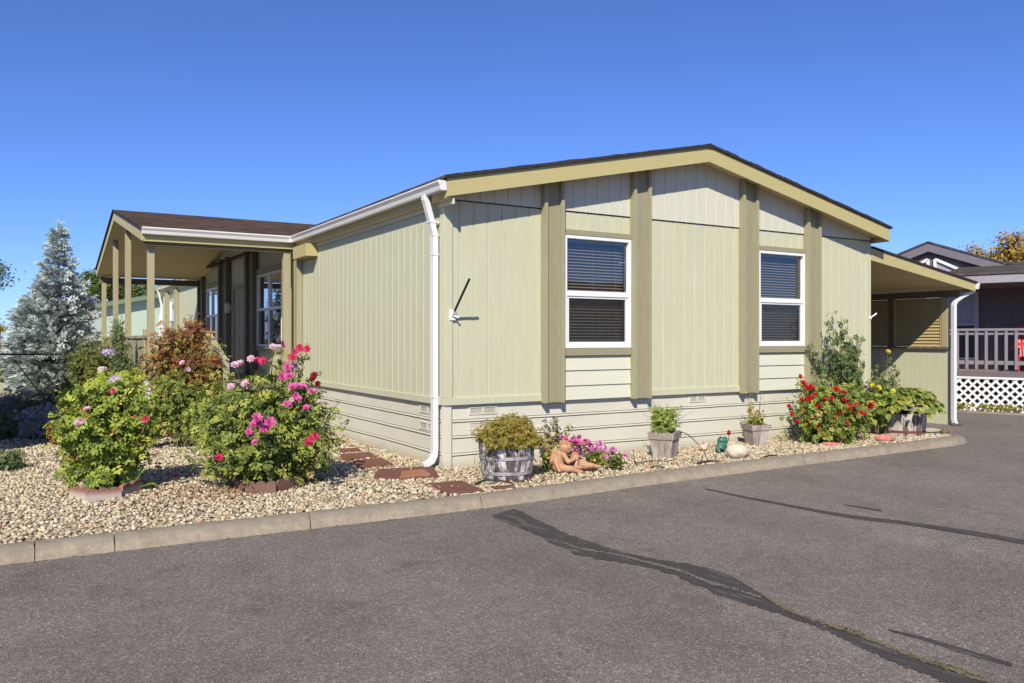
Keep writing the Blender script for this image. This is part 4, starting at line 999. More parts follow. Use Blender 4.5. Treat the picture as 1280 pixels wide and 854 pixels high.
rr = bush('rose_bush', 'low spreading rose bush full of red blooms against the skirting', 'rose bush', gp(1040, 552),
          [(0, 0, .46, .66, .45, .40, 5), (-.38, -.05, .42, .38, .35, .36, 2.5), (.4, 0, .5, .44, .4, .36, 2.5), (0, 0, .18, .72, .45, .18, 3), (-.1, .1, .78, .5, .32, .24, 2)],
          190, 34, 'rose', .088, 'rose_leaf2', 13, base_r=.25, jitter=.05, group='rose bushes')
long_stems(rr, [(1070, 478), (1084, 490), (1092, 505), (1040, 476), (1020, 474), (975, 540)], 12.5, 'rose_leaf2', 46)
long_stems(rr, [(1000, 470), (1004, 478), (985, 500), (978, 520), (995, 490)], 12.6, 'rose_leaf2', 6)
flowers(rr, [(1000, 471), (1004, 479), (1009, 485), (1013, 483), (1016, 485), (1011, 498), (1031, 500), (986, 508), (1024, 508), (1027, 515), (1032, 512), (1021, 505), (997, 527), (1013, 526), (1016, 523), (1019, 522), (1037, 526), (1042, 525), (1038, 529), (1044, 523), (1045, 487), (1053, 491), (1056, 491), (1061, 508), (1071, 506), (1077, 517), (1087, 509), (1088, 505), (1035, 517), (1008, 529), (1002, 500), (1018, 494), (1040, 498), (1055, 500), (1066, 515), (1050, 515), (990, 517), (1005, 515), (1022, 533), (1058, 530)], 12.25, 'redp', .048)

rt = bush('rose_bush', 'tall dark green rose bush without blooms growing up past the right window', 'rose bush', gp(1052, 540),
          [(0, .1, 1.15, .5, .3, .35, 5), (-.3, .1, 1.3, .25, .2, .35, 1.5), (.1, .1, 1.45, .35, .25, .25, 2), (.0, .1, .8, .55, .3, .35, 3)],
          110, 32, 'rose', .10, 'darkrose_leaf', 14, base_r=.2, jitter=.06, group='rose bushes')
long_stems(rt, [(1040, 390), (1035, 402), (1050, 405), (1060, 398), (1034, 415), (1045, 420), (1078, 418), (1072, 425), (1015, 428), (1012, 436), (1020, 440), (1052, 395)], 13.1, 'darkrose_leaf', 7, .1, 20)
ry = bush('rose_bush', 'thin arching rose bush with yellow blooms beside the carport opening', 'rose bush', gp(1096, 543),
          [(0, 0, .55, .36, .3, .35, 4), (.1, 0, .85, .25, .25, .2, 1), (.2, -.05, .35, .3, .3, .3, 2)], 40, 24, 'rose', .09, 'rose_leaf', 15, base_r=.12, group='rose bushes')
long_stems(ry, [(1110, 440), (1120, 452), (1118, 470), (1105, 448), (1098, 455), (1122, 462), (1112, 480)], 13.4, 'darkrose_leaf', 8, .1, 14)
flowers(ry, [(1091, 482), (1098, 485), (1110, 440), (1116, 489)], 13.0, 'yellowp', .048)

rc = bush('climbing_shrub', 'rust red and orange leaved shrub climbing the porch guard', 'shrub', at(232, 423+1621/13.0, 13.0),
          [(-.05, 0, 1.2, .46, .35, .45, 4), (-.25, 0, 1.58, .30, .25, .24, 2), (.12, 0, 1.72, .28, .25, .2, 1.6), (.3, 0, 1.15, .32, .3, .3, 2), (.3, 0, .75, .4, .35, .4, 3), (-.3, 0, .7, .35, .3, .4, 2), (-.5, 0, 1.2, .16, .15, .25, .7)],
          150, 38, 'leaf', .08, 'rust_leaf', 16, base_r=.25, jitter=.06)
r_ = np.random.default_rng(160); N = 900; P = np.column_stack([r_.normal(0, .3, N), r_.normal(0, .25, N), np.clip(r_.normal(.85, .35, N), .15, 1.6)]); D = r_.normal(size=(N, 3))*.6+np.array([-.2, -.5, .6])
instances('foliage', LEAF_V, LEAF_F, P, rot_frames(D, r_), .06+.03*r_.random(N), r_.random(N)*.8, 'rose_leaf2', rc)
rg = bush('rose_bush', 'loose rose bush with two pale pink blooms below the rust red shrub', 'rose bush', at(235, 423+1621/12.0, 12.0),
          [(0, 0, .55, .5, .35, .4, 4), (-.25, 0, .8, .3, .25, .25, 2), (.35, 0, .7, .4, .3, .3, 2)], 75, 30, 'rose', .085, 'rose_leaf2', 17, base_r=.2, group='rose bushes')
flowers(rg, [(228, 454), (236, 462)], 11.7, 'palepink', .05)
hy = bush('hydrangea', 'lime green hydrangea with lilac flower heads in front of the porch post', 'hydrangea', at(133, 423+1621/12.7, 12.7),
          [(0, 0, .62, .62, .5, .36, 5), (.2, 0, .85, .45, .4, .22, 2), (-.3, 0, .55, .4, .4, .3, 2), (.35, -.1, .5, .35, .3, .35, 1.5)], 95, 26, 'broad', .15, 'lime_leaf', 18, base_r=.25, jitter=.07)
for u, v, m, r in ((135, 441, 'lilac', .05), (146, 475, 'lilac', .06), (128, 462, 'cream_p', .035)):
    c = at(u, v, 12.1); r_ = np.random.default_rng(u); N = 70
    d = r_.normal(size=(N, 3)); d /= np.linalg.norm(d, axis=1, keepdims=True); d[:, 2] = np.abs(d[:, 2])*.9-.15
    instances('flower_head', LEAF_V, LEAF_F, c-np.array(hy.location)+d*r*np.array([1.8, 1.8, 1.1]), rot_frames(d, r_), np.full(N, .045), r_.random(N), m, hy)
dk = bush('evergreen_shrub', 'rounded dark olive evergreen shrub between the spruce and the porch', 'shrub', at(112, 423+1621/15.2, 15.2),
          [(0, 0, .9, .65, .6, .75, 5), (.15, 0, 1.25, .45, .4, .4, 2)], 150, 60, 'leaf', .05, 'olive_leaf', 19, base_r=.3, jitter=.05)
up = bush('upright_shrub', 'narrow upright grey green shrub in front of the thin porch posts', 'shrub', at(150, 423+1621/15.0, 15.0),
          [(0, 0, 1.3, .25, .25, .5, 3), (-.05, 0, 1.75, .13, .13, .32, 2), (.25, 0, 1.15, .2, .2, .35, 1)], 60, 45, 'leaf', .05, 'dark_leaf', 20, base_r=.1, jitter=.035)
wf = bush('white_phlox', 'small plant with a cluster of white flowers at the foot of the porch post', 'flower', at(186, 423+1621/11.8, 11.8),
          [(0, 0, .4, .2, .15, .25, 3)], 25, 20, 'leaf', .06, 'rose_leaf', 21, base_r=.08)
for k in range(16): blossom(wf, at(185+rng.normal()*4, 489+rng.normal()*6, 11.6), .022, 'whitep')
# shaded bed on the far left
for nm, lb, u, Z, blobs, mm, sd, fl in (
    ('lavender', 'grey lavender mound in the shade at the left edge of the yard', 18, 15.5, [(0, 0, .35, .6, .5, .3, 3)], 'purple_leaf', 31, 'lilac'),
    ('aster', 'dark aster clump dotted with pale flowers in the shade below the spruce', 52, 15.0, [(0, 0, .4, .6, .5, .32, 3), (.3, 0, .35, .4, .4, .28, 1)], 'dark_leaf', 32, 'palepink'),
    ('lavender', 'lavender clump beside the shaded gravel, nearest to the left rose bush', 52, 13.0, [(0, 0, .28, .45, .4, .25, 3)], 'purple_leaf', 33, 'lilac'),
    ('sage_plant', 'sparse dark sage plant on the shaded gravel at the left edge', 2, 12.9, [(0, 0, .25, .28, .3, .22, 3)], 'dark_leaf', 34, None),
    ('salvia', 'small plant with crimson flowers lying at the left edge of the gravel', 2, 9.9, [(0, 0, .1, .18, .2, .09, 3)], 'dark_leaf', 35, 'crimson'),
    ('heather', 'low reddish heather behind the left rose bush', 82, 12.4, [(0, 0, .2, .25, .25, .2, 3)], 'rust_leaf', 36, None)):
    p = bush(nm, lb, 'plant', at(u, 423+1621/Z, Z), blobs, 70, 26, 'leaf', .06, mm, sd, base_r=.2, jitter=.04, stem_r=.004)
    if fl:
        for k in range(16):
            b = blobs[0]; d = rng.normal(size=3); d /= np.linalg.norm(d); d[2] = abs(d[2])
            blossom(p, np.array(p.location)+np.array(b[:3])+d*np.array(b[3:6])*1.08, .03, fl)
# small plants along the front
def sprig(name, label, base, seed, m, h=.35, n=14, spread=.12, size=.04, per=10, cat='plant', group=None, fl=None, fr=.02):
    r_ = np.random.default_rng(seed); root = thing(name, label, cat, group, base); mb = MB(); P = []; D = []
    for k in range(n):
        t = np.array([r_.normal()*spread, r_.normal()*spread, h*(.55+.5*r_.random())]); s = np.array([r_.normal()*.02, r_.normal()*.02, 0])
        mid = s*.6+t*.4; mid[2] = t[2]*.6; q = np.linspace(0, 1, 6)[:, None]
        mb.tube((1-q)**2*s+2*q*(1-q)*mid+q**2*t, list(np.linspace(.004, .0015, 6)), 4, False)
        j = (.2+.8*r_.random(per))[:, None]; P.append((1-j)**2*s+2*j*(1-j)*mid+j**2*t+r_.normal(size=(per, 3))*.012); D.append(r_.normal(size=(per, 3))+np.array([0, 0, .4]))
        if fl: 
            for q_ in range(2): blossom(root, np.array(base)+t+r_.normal(size=3)*.02, fr*(.8+.5*r_.random()), fl, toward=(r_.normal(), r_.normal()-1, 1))
    mb.build('stem', 'cane', root, smooth=True)
    P = np.concatenate(P); D = np.concatenate(D)
    instances('foliage', LEAF_V, LEAF_F, P, rot_frames(D, r_), size*(.6+.7*r_.random(len(P))), np.clip(r_.beta(2, 2, len(P)), 0, 1), m, root)
    return root
sprig('tall_phlox', 'upright plant with pale pink and cream flowers standing behind the cherub figurine', gp(703, 588)+np.array([.05, .3, 0]), 41, 'rose_leaf2', .58, 20, .12, .05, 14, 'flower', None, 'cream_p', fr=.03)
pm = sprig('petunia', 'bushy petunia with pink flowers right behind the cherub figurine', gp(722, 588)+np.array([.0, .2, 0]), 42, 'rose_leaf', .36, 24, .15, .05, 12, 'flower', 'petunias around the cherub figurine', 'pink', fr=.034)
pm2 = sprig('petunia', 'low petunia mass of magenta flowers to the right of the cherub figurine', gp(752, 584)+np.array([.02, .08, 0]), 43, 'rose_leaf', .24, 26, .14, .05, 12, 'flower', 'petunias around the cherub figurine', 'magenta', fr=.034)
sprig('rosemary', 'small dull green tuft on the gravel at the end of the magenta flowers', gp(769, 588), 44, 'olive_leaf', .16, 26, .07, .045, 14)
sprig('fern', 'sparse green fern between the whitewashed barrel and the cherub figurine', gp(690, 592)+np.array([0, .1, 0]), 45, 'rose_leaf', .3, 10, .06, .05, 12)
bl = thing('weed', 'broad green leaves of a weed beside the scalloped edging', 'weed', None, gp(170, 613))
instances('leaf', BROAD_V, BROAD_F, [(0, 0, .02), (.02, -.01, .02), (-.02, 0, .02)], dir_frames(np.array([[.25, -.1, .9], [.8, -.25, .25], [-.7, -.3, .1]]), rng, jit=.1), [.24, .2, .16], [.8, .6, .2], 'broad_leaf', bl)
fp = thing('fallen_rose', 'fallen pink rose lying on the gravel between the two left rose bushes', 'flower', None, gp(219, 598))
blossom(fp, np.array(fp.location)+np.array([0, 0, .02]), .04, 'pink', (0, -.3, 1), 'petals')

# ------------------------------------------------------------------ edging blocks, pavers, stones
def edging_block(p, q, label, m, n=4, h=.12, group='scalloped edging around the rose bushes'):
    p = np.array(p[:2]); q = np.array(q[:2]); c = (p+q)/2; L = np.linalg.norm(q-p); ang = math.atan2(q[1]-p[1], q[0]-p[0])
    pts = [(-L/2, 0, -.04)]+[(L/2, 0, -.04)]
    for k in range(n-1, -1, -1):
        for a in range(9):
            t = math.pi*a/8; pts.append((-L/2+(k+.5)*L/n+math.cos(t)*L/n*.499, 0, h-.035+math.sin(t)*.035))
    o = MB().prism(pts, (0, .05, 0)).build('edging_block', m, bevel=.008); o.location = (c[0], c[1], 0); o.rotation_euler = (R(random.uniform(-4, 4)), R(random.uniform(-3, 3)), ang)
    return tag(o, label, 'edging', group)
edging_block(gp(87, 622), gp(107, 627), 'pinkish scalloped edging block at the left end of the row under the left rose bush', 'edging', 2)
edging_block(gp(108, 628), gp(152, 623), 'pinkish scalloped edging block in the middle of the row under the left rose bush', 'edging', 3)
edging_block(gp(154, 621), gp(178, 613), 'pinkish scalloped edging block partly hidden by the broad weed leaves', 'edging', 2)
edging_block(gp(292, 611), gp(304, 616), 'short edging block, coloured dark for foliage shade, at the left end below the big pink rose bush', 'edging2', 1)
edging_block(gp(306, 617), gp(345, 616), 'edging block, coloured dark for foliage shade, lying below the middle of the big pink rose bush', 'edging2', 3)
edging_block(gp(347, 615), gp(378, 608), 'edging block, coloured dark for foliage shade, at the right end below the big pink rose bush', 'edging2', 3)
def paver(corners, label, m='paver', dz=0):
    P = [gp(u, v)[:2] for u, v in corners]; c = sum(P)/4
    mb = MB(); mb.hexa([(a-c[0], b-c[1], -.02) for a, b in P]+[(a-c[0], b-c[1], .026) for a, b in P])
    o = mb.build('paver', m, bevel=.008); o.location = (c[0], c[1], dz); o.rotation_euler = (R(random.uniform(-1, 1)), R(random.uniform(-1, 1)), 0)
    return tag(o, label, 'paver', 'red pavers laid in the gravel beside the house')
paver([(563, 620), (606, 616.5), (577, 602.5), (530, 607)], 'square dark red paver touching the kerb')
paver([(500, 600.5), (538, 597.5), (530, 591), (502, 593.5)], 'orange worn paver lying on its darker neighbour near the downspout', 'paver2', .022)
paver([(509, 601), (549, 597), (541, 585), (515, 586.5)], 'dark red paver half under the orange one below the downspout')
paver([(466, 600), (507, 600.5), (513, 586.5), (472, 589)], 'dark red paver left of the orange paver')
paver([(448, 587), (492, 582), (478, 575), (441, 578.5)], 'dark red paver midway along the path beside the house')
paver([(428, 577), (472, 573), (462, 567), (424, 570)], 'dark red paver just right of the big pink rose bush')
paver([(424, 567.5), (452, 565.5), (448, 561.5), (424, 563)], 'farthest dark red paver, small and close to the skirting')
paver([(615, 613.5), (645, 611), (640, 608.5), (612, 611)], 'reddish flat paver sunk in the gravel in front of the whitewashed barrel')

def blob(name, shapes, m, voxel, parent=None, smooth_it=6, loc=None, noise_=0):
    """one continuous modelled body: ellipsoids and tapered limbs fused"""
    mb = MB()
    for s in shapes:
        if s[0] == 'e': mb.ell(s[1], s[2] if hasattr(s[2], '__len__') else (s[2],)*3, 14, 10, Euler(s[3]).to_matrix() if len(s) > 3 else None)
        else:
            _, p, q, r0, r1 = s; p = Vector(p); q = Vector(q)
            for k in range(9): t = k/8; r = r0+(r1-r0)*t; mb.ell(p.lerp(q, t), (r, r, r), 12, 8)
    o = mb.build(name, m)
    md = o.modifiers.new('r', 'REMESH'); md.mode = 'VOXEL'; md.voxel_size = voxel; md.use_smooth_shade = True
    ms = o.modifiers.new('s', 'SMOOTH'); ms.iterations = smooth_it; ms.factor = .5
    bpy.context.view_layer.update()
    me = bpy.data.meshes.new_from_object(o.evaluated_get(bpy.context.evaluated_depsgraph_get()))
    o.modifiers.clear(); o.data = me; me.polygons.foreach_set('use_smooth', [True]*len(me.polygons))
    if noise_:
        from mathutils import noise as nz
        for v in me.vertices: v.co += v.normal*(nz.noise(v.co*14)*noise_+nz.noise(v.co*40)*noise_*.35)
    if parent: o.parent = parent
    if loc is not None: o.location = loc
    return o
b_ = blob('boulder', [('e', (0, 0, .09), (.165, .12, .105)), ('e', (.05, .02, .09), (.12, .1, .09))], 'boulder', .014, loc=gp(922, 573), noise_=.01)
tag(b_, 'rounded cream boulder beside the green frog figurine', 'boulder'); b_.rotation_euler = (0, 0, -.54)
for (u, v, lb, s) in ((1106, 552, 'rough red stone block lying on the gravel in front of the yellow rose', (.15, .08, .065)), (1040, 557, 'flat piece of red stone under the red rose bush', (.16, .08, .03))):
    q = blob('red_stone', [('e', (0, 0, s[2]*.7), s), ('e', (-.03, 0, s[2]*.8), (s[0]*.8, s[1], s[2]*.9)), ('e', (.05, .01, s[2]*.6), (s[0]*.7, s[1]*.9, s[2]*.8))], 'redstone', .013, loc=gp(u, v), noise_=.014)
    tag(q, lb, 'stone', 'red stones by the roses'); q.rotation_euler = (0, 0, -.5)
q = blob('kerb_stone', [('e', (0, 0, .04), (.09, .07, .05))], 'moss', .012, loc=(8.93, -.95, -.02), noise_=.012); tag(q, 'small dark stone on the rounded end of the kerb', 'stone')

# frog figurine
fz = thing('frog_figurine', 'green frog figurine holding up a red flower beside the cream boulder', 'figurine', None, gp(902, 566), -.35)
fb_ = blob('body', [('e', (0, 0, .09), (.075, .07, .085)), ('e', (0, -.01, .175), (.07, .06, .045)), ('e', (-.035, -.03, .215), .022), ('e', (.035, -.03, .215), .022), ('l', (-.06, .0, .05), (-.085, -.06, .07), .035, .028), ('l', (.06, 0, .05), (.085, -.06, .07), .035, .028), ('l', (-.085, -.06, .07), (-.07, -.09, .012), .024, .02), ('l', (.085, -.06, .07), (.07, -.09, .012), .024, .02), ('l', (-.05, -.04, .12), (-.03, -.085, .07), .02, .016), ('l', (.05, -.03, .13), (.08, -.05, .2), .02, .014)], 'frog', .009, fz, 3)
for s in (-1, 1): MB().ell((s*.035, -.05, .222), (.009, .006, .009)).build('eye', 'black', fz, smooth=True)
MB().tube([(.08, -.05, .2), (.085, -.05, .26)], .005, 6).build('flower_stem', 'cane', fz)
MB().ell((.085, -.05, .285), (.026, .02, .036)).ell((.075, -.055, .27), (.02, .016, .022)).build('flower', 'redp', fz, smooth=True)
ch = thing('bird_figurine', 'tiny peach coloured garden ornament on the gravel left of the frog', 'figurine', None, gp(879, 564), -.5)
blob('body', [('e', (0, 0, .05), (.06, .045, .045)), ('e', (.045, 0, .085), (.028, .026, .026)), ('l', (-.05, 0, .06), (-.085, 0, .085), .02, .008), ('l', (.065, 0, .085), (.085, 0, .08), .009, .004)], 'peach', .007, ch, 2)
MB().tube([(0, 0, .09), (0, 0, .13)], .006, 6).ell((0, 0, .135), (.016, .012, .012)).build('finial', 'terracotta', ch)

# cherub figurine: two reclining children in terracotta (x to the right along the picture, y away)
cb = thing('cherub_figurine', 'terracotta figurine of two reclining children among the pink flowers', 'figurine', None, gp(718, 592)+np.array([0, .03, 0]), -YAW+.1); cb.scale = (.88, .88, .88)
Lf = [('e', (-.20, .02, .09), (.075, .085, .085)), ('l', (-.20, .02, .10), (-.185, .0, .25), .082, .066), ('l', (-.185, 0, .25), (-.14, -.02, .30), .05, .04), ('e', (-.105, -.03, .335), (.078, .07, .072)), ('e', (-.10, -.01, .352), (.085, .078, .068)), ('e', (-.055, -.075, .315), (.016, .018, .014)),
      ('l', (-.14, -.05, .26), (-.08, -.10, .17), .036, .03), ('l', (-.08, -.10, .17), (.0, -.09, .20), .028, .022), ('l', (-.24, .02, .25), (-.245, -.05, .15), .036, .03), ('l', (-.245, -.05, .15), (-.20, -.12, .05), .028, .024),
      ('l', (-.19, -.03, .07), (-.06, -.09, .075), .062, .045), ('l', (-.06, -.09, .075), (.07, -.10, .035), .043, .028), ('e', (.09, -.105, .035), (.04, .022, .022)), ('l', (-.17, .05, .07), (-.03, -.01, .08), .06, .045),
      ('e', (-.21, .03, .2), (.07, .06, .06))]
Rf = [('e', (.03, -.01, .205), (.060, .056, .060)), ('e', (.03, .012, .216), (.063, .06, .056)), ('e', (.045, -.066, .197), (.012, .013, .011)), ('l', (.04, .0, .16), (.10, .02, .12), .05, .056), ('l', (.10, .02, .12), (.17, .02, .10), .062, .06), ('l', (.05, -.04, .17), (.02, -.085, .10), .028, .022), ('l', (.02, -.085, .10), (.09, -.1, .085), .022, .018),
      ('l', (.17, .01, .10), (.26, -.03, .10), .052, .038), ('l', (.26, -.03, .10), (.35, -.02, .085), .036, .022), ('e', (.365, -.03, .09), (.03, .018, .02)), ('l', (.17, .04, .08), (.25, .03, .06), .05, .036), ('l', (.25, .03, .06), (.33, .04, .05), .034, .022)]
r_ = np.random.default_rng(5)
HAIR = []
for c0, rad0 in (((-.10, .0, .350), .080), ((.03, .012, .214), .060)):
    hs = [('e', (c0[0], c0[1]+.012, c0[2]+.012), rad0*.93)]
    for k in range(150):
        d = r_.normal(size=3); d /= np.linalg.norm(d)
        if d[2] < -.25 or (d[1] < -.25 and d[2] < .55): continue
        hs.append(('e', tuple(np.array(c0)+d*rad0*.98), .0135+.005*r_.random()))
    HAIR.append(hs)
for nm, S in (('child', Lf), ('child', Rf)):
    o = blob(nm, S, 'terracotta', .0085, cb, 2, noise_=.006)
for hs in HAIR: blob('hair', hs, 'terracotta_dark', .006, cb, 1)
for x, y, z, rx, rz in ((-.27, .05, .22, .03, .12), (-.235, .08, .26, .03, .10)): blob('wing', [('e', (x, y, z), (rx, .05, rz), (0, .2, .3)), ('e', (x-.01, y-.03, z-.03), (rx*.8, .03, rz*.7), (0, .2, .3))], 'terracotta', .008, cb, 2, noise_=.005)
for x, y, z in ((-.075, -.098, .338), (-.04, -.085, .335), (.028, -.064, .212), (.058, -.062, .210)):
    MB().ell((x, y, z), (.008, .005, .006)).build('eye', 'edging2', cb, smooth=True)
for x, y, z in ((-.058, -.09, .296), (.045, -.064, .178)): MB().ell((x, y, z), (.014, .006, .005)).build('mouth', 'edging2', cb, smooth=True)

# ------------------------------------------------------------------ planters
def half_barrel(loc, r0, r1, h, label, m, mh, hoops, group=None, sx=1.0, rz=0):
    root = thing('barrel_planter', label, 'planter', group, loc, rz); n = 18; mb = MB()
    for k in range(n):
        a0 = 2*math.pi*(k+.03)/n; a1 = 2*math.pi*(k+.97)/n; vs_ = []; top = h*(1+.012*math.sin(k*2.3))
        for z, t in ((0, 0), (h*.35, .45), (h*.7, .82), (top, 1)):
            ro = r0+(r1-r0)*t; ri = ro-.026
            for a, r in ((a0, ro), (a1, ro), (a1, ri), (a0, ri)): vs_.append((r*math.cos(a)*sx, r*math.sin(a), z))
        fs = [(4*i+j, 4*i+(j+1) % 4, 4*i+4+(j+1) % 4, 4*i+4+j) for i in range(3) for j in range(4)]+[(3, 2, 1, 0), (12, 13, 14, 15)]
        mb.add(vs_, fs)
    mb.build('barrel', m, root)
    for zz in hoops:
        t = np.interp(zz/h, [0, .35, .7, 1], [0, .45, .82, 1]); r = r0+(r1-r0)*t+.004
        c = MB(); vs_ = []; N = 40
        for k in range(N):
            a = 2*math.pi*k/N
            for rr_, z in ((r-.006, zz-.018), (r, zz-.018), (r+.002, zz+.018), (r-.006, zz+.018)): vs_.append((rr_*math.cos(a)*sx, rr_*math.sin(a), z))
        c.add(vs_, [(4*i+j, 4*((i+1) % N)+j, 4*((i+1) % N)+(j+1) % 4, 4*i+(j+1) % 4) for i in range(N) for j in range(4)]).build('hoop', mh, root)
    MB().lathe([(.01, h-.06), (r1-.03, h-.06), (r1-.03, h-.055), (.01, h-.04)], 24).build('soil', 'potsoil', root)
    return root
BB = gp(642, 604)+np.array([.1, .32, 0]); BB[2] = -.01
half_barrel(BB, .275, .325, .43, 'whitewashed half barrel with peeling paint beside the corner of the house', 'barrelwood', 'hoop', [.10, .27])
bp2 = bush('trailing_plant', 'mound of yellow green and rusty trailing foliage growing in the whitewashed barrel', 'plant', BB+np.array([0, 0, .38]),
           [(0, 0, .12, .40, .38, .20, 6), (.12, 0, .2, .24, .22, .16, 2), (-.15, -.22, .0, .24, .18, .2, 2), (.2, -.2, .0, .2, .18, .18, 2), (-.02, -.29, -.08, .22, .08, .16, 1.6)],
           260, 44, 'leaf', .042, 'barrel_leaf', 51, base_r=.22, jitter=.03, stem_r=.003)
sp = sprig('trailing_sprays', 'wispy flowering sprays spilling from the left side of the whitewashed barrel', BB+np.array([-.12, -.1, .4]), 52, 'barrel_leaf', .26, 16, .16, .022, 9, fl=None)
r_ = np.random.default_rng(8); mb = MB(); P = []
for k in range(12):
    a = BB+np.array([-.2, -.15, .42])+r_.normal(size=3)*.05; b = a+np.array([-.18-.15*r_.random(), -.08, -.05-.4*r_.random()]); q = np.linspace(0, 1, 7)[:, None]; m_ = (a+b)/2+np.array([-.08, 0, .1])
    pp = (1-q)**2*a+2*q*(1-q)*m_+q**2*b-BB; mb.tube(pp, .002, 4, False); P.append(pp[2:]+r_.normal(size=(5, 3))*.012)
tr = thing('creeping_plant', 'thin trailing stems hanging down the left side of the whitewashed barrel', 'plant', None, BB)
mb.build('stem', 'cane', tr); P = np.concatenate(P); instances('foliage', LEAF_V, LEAF_F, P, rot_frames(r_.normal(size=P.shape), r_), np.full(len(P), .028), r_.random(len(P)), 'olive_leaf', tr)

def tub(loc, w0, w1, h, rz, label):
    root = thing('wooden_tub', label, 'planter', 'square tapered wooden tubs', loc, rz)
    for k in range(4):
        a = k*math.pi/2; mb = MB(); rot = Matrix.Rotation(a, 3, 'Z'); nb = 3
        for j in range(nb):
            f0 = -1+2*j/nb+.015; f1 = -1+2*(j+1)/nb-.015; tp = h+random.uniform(-.008, .006)
            q = [(f0*w0, -w0, 0), (f1*w0, -w0, 0), (f1*(w0-.02), -w0+.02, 0), (f0*(w0-.02), -w0+.02, 0), (f0*w1, -w1, tp), (f1*w1, -w1, tp), (f1*(w1-.02), -w1+.02, tp), (f0*(w1-.02), -w1+.02, tp)]
            mb.hexa([rot @ Vector(p) for p in q])
        mb.build('side_board', 'greywood', root)
        mb = MB(); w2 = w0+(w1-w0)*.74; w3 = w1+.004
        q = [(-w2-.012, -w2-.014, h*.74), (w2+.012, -w2-.014, h*.74), (w2+.012, -w2-.001, h*.74), (-w2-.012, -w2-.001, h*.74), (-w3-.012, -w3-.014, h*.985), (w3+.012, -w3-.014, h*.985), (w3+.012, -w3-.001, h*.985), (-w3-.012, -w3-.001, h*.985)]
        mb.hexa([rot @ Vector(p) for p in q]).build('rim_board', 'greywood', root)
    MB().box(-w1+.03, w1-.03, -w1+.03, w1-.03, h-.07, h-.05).build('soil', 'potsoil', root)
    return root
T1 = gp(838, 575)+np.array([.08, .2, 0]); T1[2] = -.01
tub(T1, .125, .165, .36, R(30), 'weathered square wooden tub full of green herbs, left of the frog')
T2 = gp(949, 558)+np.array([.06, .12, 0]); T2[2] = -.01
tub(T2, .105, .15, .33, R(-15), 'weathered square wooden tub with sparse ochre plants, right of the cream boulder')
h1 = bush('herb', 'bushy green herb with dry seed heads growing in the left wooden tub', 'plant', T1+np.array([0, 0, .32]), [(0, 0, .10, .19, .17, .12, 4), (0, 0, .24, .23, .2, .12, 3), (.05, 0, .30, .24, .18, .1, 1.5)], 110, 24, 'leaf', .042, 'herb_leaf', 61, base_r=.12, jitter=.02, stem_r=.003)
sprig('seed_heads', 'thin dry stems with dark seed heads rising above the green herb', T1+np.array([0, 0, .34]), 62, 'darkrose_leaf', .42, 26, .15, .024, 6)
sprig('herb', 'low green herb filling the top of the right wooden tub', T2+np.array([0, 0, .28]), 63, 'herb_leaf', .14, 40, .09, .04, 9)
sprig('snapdragon', 'tall thin stalk with ochre leaves at the left of the right wooden tub', T2+np.array([-.10, .02, .28]), 64, 'ochre_leaf', .62, 4, .03, .045, 14)
sprig('snapdragon', 'ochre leaved stems at the right of the right wooden tub', T2+np.array([.06, .02, .28]), 65, 'ochre_leaf', .36, 10, .07, .045, 12)
sprig('snapdragon', 'tallest bare stalk in the right wooden tub', T2+np.array([.11, .05, .28]), 66, 'olive_leaf', .62, 2, .02, .03, 10)
HB = gp(1144, 545)+np.array([.1, .28, 0]); HB[2] = -.01
half_barrel(HB, .33, .36, .37, 'low weathered half barrel with a rust red hoop at the right end of the bed', 'hostawood', 'redhoop', [.075])
ht = thing('hosta', 'broad leaved yellow green hosta overflowing the low barrel', 'hosta', None, HB+np.array([0, 0, .34]))
r_ = np.random.default_rng(71); N = 850; th = r_.random(N)*6.283; lv = r_.random(N)
rad = .06+.52*lv**.75; zz = .40*np.sqrt(np.clip(1-(rad/.64)**2, 0, 1))-.02-.10*np.clip((rad-.44)/.15, 0, 1); P = np.column_stack([rad*np.cos(th)*1.15, rad*np.sin(th), zz+r_.normal(size=N)*.03])
D = np.column_stack([np.cos(th), np.sin(th), .25-.9*lv])+r_.normal(size=(N, 3))*.25
instances('foliage', BROAD_V, BROAD_F, P-D/np.linalg.norm(D, axis=1, keepdims=True)*.06, dir_frames(D, r_, jit=.3), .085+.05*r_.random(N), np.clip(r_.beta(2, 2, N), 0, 1), 'hosta_leaf', ht)
mb = MB()
for k in range(40): mb.tube([(0, 0, 0), (P[k, 0]*.5, P[k, 1]*.5, P[k, 2]*.7), tuple(P[k])], .004, 4, False)
mb.build('stem', 'cane', ht)
# drip irrigation tubing
def dtube(name, label, pts, r=.008, grp='black irrigation tubing'):
    o = MB().tube(cat_rom(pts, 6), r, 8).build(name, 'black', smooth=True); return tag(o, label, 'tubing', grp)
g3 = lambda u, v, z=.012: tuple(gp(u, v)[:2])+(z,)
dtube('drip_tube', 'black drip tube arching over the gravel in front of the whitewashed barrel', [g3(591, 609, -.01), g3(597, 606, .02), g3(612, 604, .035), g3(635, 605, .02), g3(646, 606, -.02)], .011)
dtube('drip_tube', 'short black drip tube surfacing near the kerb below the left wooden tub', [g3(808, 587, -.02), g3(816, 585.5, .02), g3(826, 585, .02), g3(836, 585.5, -.02)])
dtube('drip_tube', 'long black drip tube surfacing along the kerb in front of the boulder', [g3(862, 583, -.02), g3(876, 580, .02), g3(892, 578.5, .02), g3(910, 579.5, -.015)], .010)
dtube('drip_tube', 'black drip tube surfacing along the kerb in front of the right wooden tub', [g3(944, 576, -.015), g3(955, 573, .02), g3(968, 571, .02), g3(976, 571, -.015)], .010)
